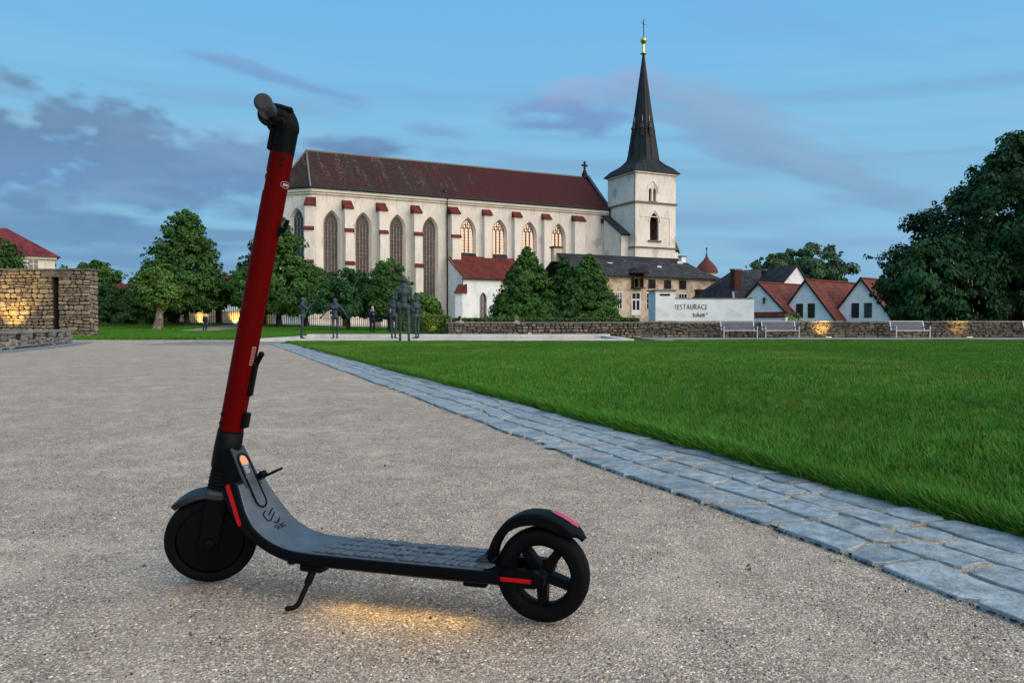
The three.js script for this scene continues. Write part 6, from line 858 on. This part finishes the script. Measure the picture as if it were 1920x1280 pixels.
  { const R0 = 0.0267, pill = []; const n = 60, W = 0.013, H = 0.0065; for (let i = 0; i <= n; i++) { const a = i / n * Math.PI * 2, x = Math.cos(a), y = Math.sin(a); pill.push([(Math.abs(x) > 0.5 ? Math.sign(x) * (W - H) : (x * 2) * (W - H)) + x * H, y * H, 0.0002]); } on(2.5, 0.912, 'badge_outline', bend(tube(pill, 0.0004, 80, 4), R0), P.pale, R0); on(2.5, 0.912, 'badge_lettering', bend(flat('SEAT', fontB, 0.0052), R0), P.pale, R0); }
  // big emblem on the far-left of the column front: two interlocking strokes
  { const R0 = 0.0267, e = []; const q = (x0, x1, y0, y1) => { const g = new THREE.BoxGeometry(x1 - x0, y1 - y0, 0.0003, 8, 1, 1); g.translate((x0 + x1) / 2, (y0 + y1) / 2, 0.0002); return g; }; e.push(q(-0.014, 0.014, 0.013, 0.02), q(-0.014, -0.006, 0.0, 0.013), q(-0.014, 0.014, -0.004, 0.003), q(0.006, 0.014, -0.017, -0.004), q(-0.014, 0.014, -0.024, -0.017)); on(0.02, 0.914, 'emblem', bend(merge(e), R0), P.pale, R0); }
  { const R0 = 0.0267, e = []; for (let i = 0; i < 9; i++) { const g = new THREE.BoxGeometry(0.011, 0.0022, 0.0003, 6, 1, 1); g.translate(0, 0.02 - i * 0.005, 0.0002); e.push(g); } on(2.35, 0.532, 'code_sticker', bend(merge(e), R0), mat({ color: rgb(0.3, 0.2, 0.19) }), R0); }
  // ---- deck: a plate bent up to the head tube, loft of sections
  const path = new THREE.CatmullRomCurve3([[0.075, 0.1125], [0.18, 0.112], [0.3, 0.1115], [0.42, 0.1115], [0.5, 0.112], [0.54, 0.1145], [0.585, 0.1265], [0.626, 0.151], [0.652, 0.18], [0.668, 0.205], [0.682, 0.232], [0.69, 0.248]].map((p) => new THREE.Vector3(p[0], p[1], 0)), false, 'centripetal');
  const N = 90, hwAt = (t, x, y) => y < 0.15 ? 0.0735 : lerp(0.0735, 0.052, sstep(0.15, 0.255, y)), sec = []; for (let i = 0; i <= N; i++) { const p = path.getPointAt(i / N), t = path.getTangentAt(i / N); sec.push({ p, n: new THREE.Vector3(-t.y, t.x, 0), t, hw: hwAt(i / N, p.x, p.y), th: lerp(0.03, 0.054, sstep(0.13, 0.24, p.y)) }); }
  const loft = (prof, i0 = 0, i1 = N) => { const f = [], K = prof(sec[0]).length, at = (i, k) => { const s = sec[i], q = prof(s)[(k + K) % K]; return [s.p.x + s.n.x * q[1], s.p.y + s.n.y * q[1], q[0]]; }; for (let i = i0; i < i1; i++) for (let k = 0; k < K; k++) f.push([at(i, k), at(i, k + 1), at(i + 1, k + 1), at(i + 1, k)]); f.push(Array.from({ length: K }, (_, k) => at(i0, K - 1 - k)), Array.from({ length: K }, (_, k) => at(i1, k))); return toCreasedNormals(polyGeo(f), 0.5); };
  mesh('deck', loft((s) => [[-s.hw + 0.004, 0], [s.hw - 0.004, 0], [s.hw - 0.0012, -0.0012], [s.hw, -0.004], [s.hw, -0.011], [s.hw - 0.004, -s.th * 0.78], [s.hw - 0.016, -s.th], [-s.hw + 0.016, -s.th], [-s.hw + 0.004, -s.th * 0.78], [-s.hw, -0.011], [-s.hw, -0.004], [-s.hw + 0.0012, -0.0012]]), P.frame, sc);
  const mt = mesh('deck_mat', loft((s) => [[-s.hw + 0.0065, 0.0018], [s.hw - 0.0065, 0.0018], [s.hw - 0.005, 0.0008], [s.hw - 0.005, -0.002], [-s.hw + 0.005, -0.002], [-s.hw + 0.005, 0.0008]], 4, N - 1), P.mat, sc);
  // raised tread pads, slanted; some split, some left out
  { const R = rng(55), rows = 4, u0 = 0.105, u1 = 0.495, W = 0.127; const tread = (pts, h) => { const s = new THREE.Shape(pts.map((p) => new THREE.Vector2(...p))); const g = new THREE.ExtrudeGeometry(s, { depth: h, bevelEnabled: true, bevelSize: 0.0011, bevelThickness: 0.0008, bevelSegments: 1, curveSegments: 2 }); g.rotateX(Math.PI / 2); g.scale(1, -1, 1); const ix = g.attributes.position.array; for (let i = 0; i < ix.length; i += 9) for (let q = 0; q < 3; q++) { const t = ix[i + 3 + q]; ix[i + 3 + q] = ix[i + 6 + q]; ix[i + 6 + q] = t; } g.computeVertexNormals(); return g; };
    for (let r = 0; r < rows; r++) { const z0 = -W / 2 + r * W / rows + 0.0036, z1 = -W / 2 + (r + 1) * W / rows - 0.0036; let u = u1 - 0.002 - r * 0.0125 + (r % 2) * 0.004; let k = 0;
      while (u > u0 + (r === 2 || r === 3 ? 0.03 : 0.012)) { const L = 0.0335, sk = -0.009, sp = R(), pts = [[u, z0], [u + sk, z1], [u + sk - L + 0.0068, z1], [u - L + 0.0068, z0]]; const cut = 0.0035, P4 = (q) => { const o = []; for (let i = 0; i < q.length; i++) { const a = q[(i + q.length - 1) % q.length], b = q[i], c = q[(i + 1) % q.length], l1 = Math.hypot(a[0] - b[0], a[1] - b[1]), l2 = Math.hypot(c[0] - b[0], c[1] - b[1]); o.push([lerp(b[0], a[0], Math.min(0.4, cut / l1)), lerp(b[1], a[1], Math.min(0.4, cut / l1))], [lerp(b[0], c[0], Math.min(0.4, cut / l2)), lerp(b[1], c[1], Math.min(0.4, cut / l2))]); } return o; };
        const lay = (q) => { const g = tread(P4(q), 0.0025); g.translate(0, 0.1133 + 0.0011, 0); mesh('tread_pad', g, P.pad, sc); };
        if (sp < 0.13) { const m1 = (pts[0][0] + pts[3][0]) / 2, m2 = (pts[1][0] + pts[2][0]) / 2; lay([pts[0], pts[1], [m2 + 0.002, z1], [m1 + 0.002, z0]]); lay([[m1 - 0.002, z0], [m2 - 0.002, z1], pts[2], pts[3]]); } else if (sp < 0.24) lay([pts[0], pts[1], pts[3]]); else if (sp < 0.28) { lay([pts[0], [lerp(pts[0][0], pts[1][0], 0.42), lerp(z0, z1, 0.42)], [lerp(pts[3][0], pts[2][0], 0.42), lerp(z0, z1, 0.42)], pts[3]]); lay([[lerp(pts[0][0], pts[1][0], 0.58), lerp(z0, z1, 0.58)], pts[1], pts[2], [lerp(pts[3][0], pts[2][0], 0.58), lerp(z0, z1, 0.58)]]); } else lay(pts); u -= L; k++; } } }
  // emblem and lettering pressed into the rising part of the mat
  { const PL = path.getLength(), i = sec.findIndex((s) => s.p.y > 0.1365), place = (g, du, lift) => { const p = g.attributes.position; for (let v = 0; v < p.count; v++) { const t = clamp(i / N + (du + p.getY(v)) / PL), c = path.getPointAt(t), tg = path.getTangentAt(t), l = lift + p.getZ(v); p.setXYZ(v, c.x - tg.y * l, c.y + tg.x * l, p.getX(v) + 0.004); } g.computeVertexNormals(); return g; };
    mesh('deck_lettering', place(flat('SEAT', font, 0.0125, 0.0006), 0.004, 0.0019), P.frame, sc);
    const e = [], q = (a, b, w = 0.0024) => e.push(bar([...a, 0.0003], [...b, 0.0003], w, 0.0006)); q([-0.014, 0.026], [-0.014, 0.012]); q([-0.014, 0.026], [-0.004, 0.03]); q([-0.006, 0.012], [0.012, 0.022]); q([-0.014, 0.012], [-0.006, 0.0105]); q([-0.004, 0.021], [0.013, 0.03]); q([0.001, 0.002], [0.013, 0.009]); q([-0.004, 0.006], [0.001, 0.002]);
    mesh('deck_emblem', place(merge(e).scale(1.55, 1.35, 1), 0.012, 0.0019), P.frame, sc); }
  // LED strip under the plate
  const led = mesh('led_strip', bx(0.13, 0.45, 0.0778, 0.0795, -0.03, -0.022), mat({ color: 0x332200, emissive: rgb(1, 0.6, 0.12), emissiveIntensity: 2.2 }), sc);
  // spine rising to the head tube, with recessed panel, sticker and pedal
  { const A = new THREE.Vector3(0.672, 0.212, 0), B = new THREE.Vector3(0.727, 0.318, 0), d = B.clone().sub(A).normalize(), n = new THREE.Vector3(-d.y, d.x, 0), L = A.distanceTo(B), basis = (u, lift, z = 0) => { const m = new THREE.Matrix4().makeBasis(new THREE.Vector3(0, 0, 1), d, n); m.setPosition(A.x + d.x * u + n.x * lift, A.y + d.y * u + n.y * lift, z); return m; };
    const spine = sub('neck_spine', sc); const trap = shapeGeo([[-0.034, -0.01], [0.034, -0.01], [0.026, L], [-0.026, L]], 0.034); trap.translate(0, 0, -0.033); mesh('casting', toCreasedNormals(trap.applyMatrix4(basis(0, 0)), 0.3), P.frame, spine);
    const topPl = shapeGeo([[-0.03, 0.02], [0.03, 0.02], [0.0245, L - 0.002], [-0.0245, L - 0.002]], 0.002); mesh('cover', topPl.applyMatrix4(basis(0, 0.0012)), P.grey, spine);
    // long pill-shaped trough
    const pillS = (w, y0, y1, k = 12) => { const o = []; for (let i = 0; i <= k; i++) { const a = Math.PI + Math.PI * i / k; o.push([Math.cos(a) * w, y0 + w + Math.sin(a) * w]); } for (let i = 0; i <= k; i++) { const a = Math.PI * i / k; o.push([Math.cos(a) * w, y1 - w + Math.sin(a) * w]); } return o; };
    mesh('trough_rim', shapeGeo(pillS(0.0195, -0.034, 0.102), 0.0022, [pillS(0.0155, -0.0295, 0.098).reverse()]).applyMatrix4(basis(0, 0.0034)), P.frame, spine); mesh('trough', shapeGeo(pillS(0.0155, -0.0295, 0.098), 0.001).applyMatrix4(basis(0, 0.0032)), P.mat, spine);
    mesh('sticker', shapeGeo(pillS(0.0125, 0.045, 0.096).filter((p) => p[1] > 0.057).concat([[-0.0125, 0.05], [0.0125, 0.05]].reverse().reverse()), 0.0004).applyMatrix4(basis(0, 0.0043)), P.ink, spine);
    { const top = []; for (let i = 0; i <= 12; i++) { const a = Math.PI * i / 12; top.push([Math.cos(a) * 0.012, 0.0835 + Math.sin(a) * 0.012]); } top.push([-0.012, 0.075], [0.012, 0.075]); mesh('warning_label', shapeGeo(top, 0.0003).applyMatrix4(basis(0, 0.0048)), P.orange, spine); const ln = [bx(-0.011, 0.011, 0.0725, 0.0742, 0, 0.0003)]; for (let i = 0; i < 6; i++) ln.push(bx(-0.0095, -0.0095 + 0.012 + hash2(i, 3, 1) * 0.007, 0.0685 - i * 0.0032, 0.0694 - i * 0.0032, 0, 0.0003)); mesh('label_print', merge(ln).applyMatrix4(basis(0, 0.0048)), P.pale, spine); }
    mesh('fold_pedal', [bar([0.664, 0.252, 0], [0.652, 0.2625, 0.0], 0.014, 0.02), bar([0.669, 0.248, 0.012], [0.615, 0.272, 0.006], 0.0055, 0.02)].map((g) => g), P.frame, spine); mesh('screw', new THREE.CylinderGeometry(0.0035, 0.0035, 0.003, 12).applyMatrix4(new THREE.Matrix4().makeRotationX(Math.PI / 2)).translate(0.678, 0.256, -0.0245), P.screw, spine);
    // side cheek joining casting and head tube
    const ck = shapeGeo([[0.664, 0.2], [0.69, 0.238], [0.722, 0.312], [0.752, 0.33], [0.77, 0.25], [0.735, 0.225]], 0.044); ck.translate(0, 0, -0.022); mesh('gusset', ck, P.frame, spine); mesh('gusset_bolt', [new THREE.CylinderGeometry(0.006, 0.006, 0.05, 14).rotateX(Math.PI / 2).translate(0.708, 0.262, 0), new THREE.CylinderGeometry(0.005, 0.005, 0.05, 14).rotateX(Math.PI / 2).translate(0.732, 0.262, 0)], P.black, spine); mesh('cable', tube([[0.74, 0.21, -0.015], [0.745, 0.2, -0.024], [0.73, 0.193, -0.026], [0.712, 0.2, -0.024], [0.7, 0.215, -0.02]], 0.0022, 24, 8), P.rubber, spine); }
  // reflectors
  { const i0 = sec.findIndex((s) => s.p.y > 0.175), i1 = sec.findIndex((s) => s.p.y > 0.242); for (const s of [-1, 1]) { const a = sec[i0], b = sec[i1], A = [a.p.x - a.n.x * 0.023, a.p.y - a.n.y * 0.023, s * (a.hw - 0.0016)], B = [b.p.x - b.n.x * 0.023, b.p.y - b.n.y * 0.023, s * (b.hw - 0.0016)]; mesh('reflector', [bar(A, B, 0.0092, 0.0045), new THREE.CylinderGeometry(0.0046, 0.0046, 0.0044, 16).rotateX(Math.PI / 2).translate(...A), new THREE.CylinderGeometry(0.0046, 0.0046, 0.0044, 16).rotateX(Math.PI / 2).translate(...B)], P.refl, sc); } }
  // rear arms holding the wheel, hinge block, reflectors
  for (const s of [-1, 1]) { const arm = sub('rear_arm', sc); const g = shapeGeo([[0.086, 0.0815], [0.086, 0.1085], [0.078, 0.1125], [0.03, 0.114], [0.005, 0.113], [-0.012, 0.107], [-0.017, 0.097], [-0.012, 0.0865], [0.004, 0.0805], [0.04, 0.0785]], 0.02); g.translate(0, 0, s > 0 ? 0.033 : -0.053); mesh('arm', toCreasedNormals(g, 0.5), P.frame, arm); mesh('reflector', rbx(0.064, 0.0085, 0.003, 0.0013, 0.042, 0.0945, s * 0.0535), P.refl, arm); mesh('axle_nut', new THREE.CylinderGeometry(0.009, 0.009, 0.006, 6).rotateX(Math.PI / 2).translate(0, 0.0955, s * 0.055), P.black, arm); }
  mesh('rear_block', [rbx(0.03, 0.026, 0.104, 0.005, 0.098, 0.0985, 0)], P.frame, sc);
  { const hg = sub('mudguard_hinge', sc); for (const s of [-1, 1]) { mesh('lug', new THREE.CylinderGeometry(0.0145, 0.0145, 0.006, 24).rotateX(Math.PI / 2).translate(0.118, 0.114, s * 0.034), P.grey, hg); mesh('pin', new THREE.CylinderGeometry(0.0035, 0.0035, 0.009, 12).rotateX(Math.PI / 2).translate(0.118, 0.1145, s * 0.034), P.screw, hg); } mesh('barrel', rod([0.118, 0.114, -0.031], [0.118, 0.114, 0.031], 0.0085, 0.0085, 16), P.black, hg); }
  // rear mudguard doubling as foot brake: broad rooted blade arching over the wheel
  { const arc = new THREE.CatmullRomCurve3([[0.114, 0.112], [0.109, 0.142], [0.096, 0.172], [0.074, 0.199], [0.044, 0.217], [0.012, 0.2225], [-0.02, 0.219], [-0.05, 0.2065], [-0.078, 0.186], [-0.088, 0.174]].map((p) => new THREE.Vector3(...p, 0)), false, 'centripetal'), n = 44, f = [], at = (i, k) => { const t = i / n, p = arc.getPointAt(t), tg = arc.getTangentAt(t), nn = new THREE.Vector3(tg.y, -tg.x, 0).multiplyScalar(-1), w = lerp(0.026, 0.0285, sstep(0, 0.5, t)) * (1 - 0.55 * sstep(0.9, 1, t)), side = lerp(0.012, 0.024, sstep(0.05, 0.55, t)) * (1 - 0.75 * sstep(0.8, 1, t)); const q = [[-1, -side], [-1, -0.006], [-0.86, -0.001], [0, 0.0012], [0.86, -0.001], [1, -0.006], [1, -side], [0.93, -side], [0.9, -0.008], [-0.9, -0.008], [-0.93, -side]][k % 11]; return [p.x - nn.x * q[1], p.y - nn.y * q[1], q[0] * w]; }; for (let i = 0; i < n; i++) for (let k = 0; k < 11; k++) f.push([at(i, k), at(i + 1, k), at(i + 1, k + 1), at(i, k + 1)]); for (const i of [0, n]) { const a = Array.from({ length: 11 }, (_, k) => at(i, k)); f.push([a[1], a[2], a[4], a[5]], [a[0], a[1], a[9], a[10]], [a[5], a[6], a[7], a[8]], [a[1], a[5], a[8], a[9]]); }
    mesh('rear_mudguard', toCreasedNormals(polyGeo(f), 0.6), P.black, sc);
    const g2 = []; for (let i = 0; i < 10; i++) { const pt = (j) => { const t = 0.69 + 0.22 * j / 10, p = arc.getPointAt(t), tg = arc.getTangentAt(t), nx = -tg.y, ny = tg.x, s = ny > 0 ? 1 : -1; return [p.x + nx * s * 0.0022, p.y + ny * s * 0.0022]; }, a = pt(i), b = pt(i + 1), w = 0.0115, w1 = w * Math.min(1, 0.4 + Math.min(i, 10 - i) * 0.3), w2 = w * Math.min(1, 0.4 + Math.min(i + 1, 9 - i) * 0.3); g2.push([[...a, -w1 + 0.007], [...b, -w2 + 0.007], [...b, w2 + 0.007], [...a, w1 + 0.007]]); } mesh('tail_reflector', polyGeo(g2), P.pink, sc); }
  // kickstand on the near side
  { const k = sub('kickstand', sc); mesh('bracket', rbx(0.055, 0.016, 0.036, 0.005, 0.496, 0.0775, -0.045), P.frame, k); mesh('leg', [tube([[0.493, 0.078, -0.05], [0.4985, 0.05, -0.066], [0.505, 0.022, -0.083], [0.508, 0.011, -0.09], [0.5125, 0.0062, -0.098], [0.5225, 0.0056, -0.108]], 0.0053, 40, 12), rod([0.492, 0.084, -0.048], [0.4995, 0.046, -0.069], 0.0085, 0.0078, 14)], P.black, k); mesh('foot', new THREE.SphereGeometry(0.0058, 12, 8).translate(0.5225, 0.0058, -0.108), P.rubber, k); mesh('stop', rbx(0.018, 0.012, 0.02, 0.004, 0.553, 0.083, -0.04), P.frame, k); }
  mesh('underbody', [rbx(0.36, 0.01, 0.062, 0.004, 0.28, 0.0775, 0.026), rbx(0.05, 0.012, 0.04, 0.005, 0.13, 0.076, -0.03)], P.frame, sc);
  // the strip's light
  for (const u of [0.18, 0.26, 0.34, 0.42]) { const l = new THREE.SpotLight(rgb(1, 0.68, 0.2), 0.03, 1, 1.25, 0.9, 2); const p = new THREE.Vector3(u - 0.01, 0.0765, -0.026).applyAxisAngle(new THREE.Vector3(0, 1, 0), Math.PI - 0.2978).add(new THREE.Vector3(0.0625, 0.002, -1.5419)); l.position.copy(p); const q = new THREE.Vector3(u - 0.01, 0, -0.1).applyAxisAngle(new THREE.Vector3(0, 1, 0), Math.PI - 0.2978).add(new THREE.Vector3(0.0625, 0, -1.5419)); l.target.position.copy(q); l.castShadow = true; l.shadow.radius = 0.6; scene.add(l, l.target); }
}
renderer.render(scene, camera);
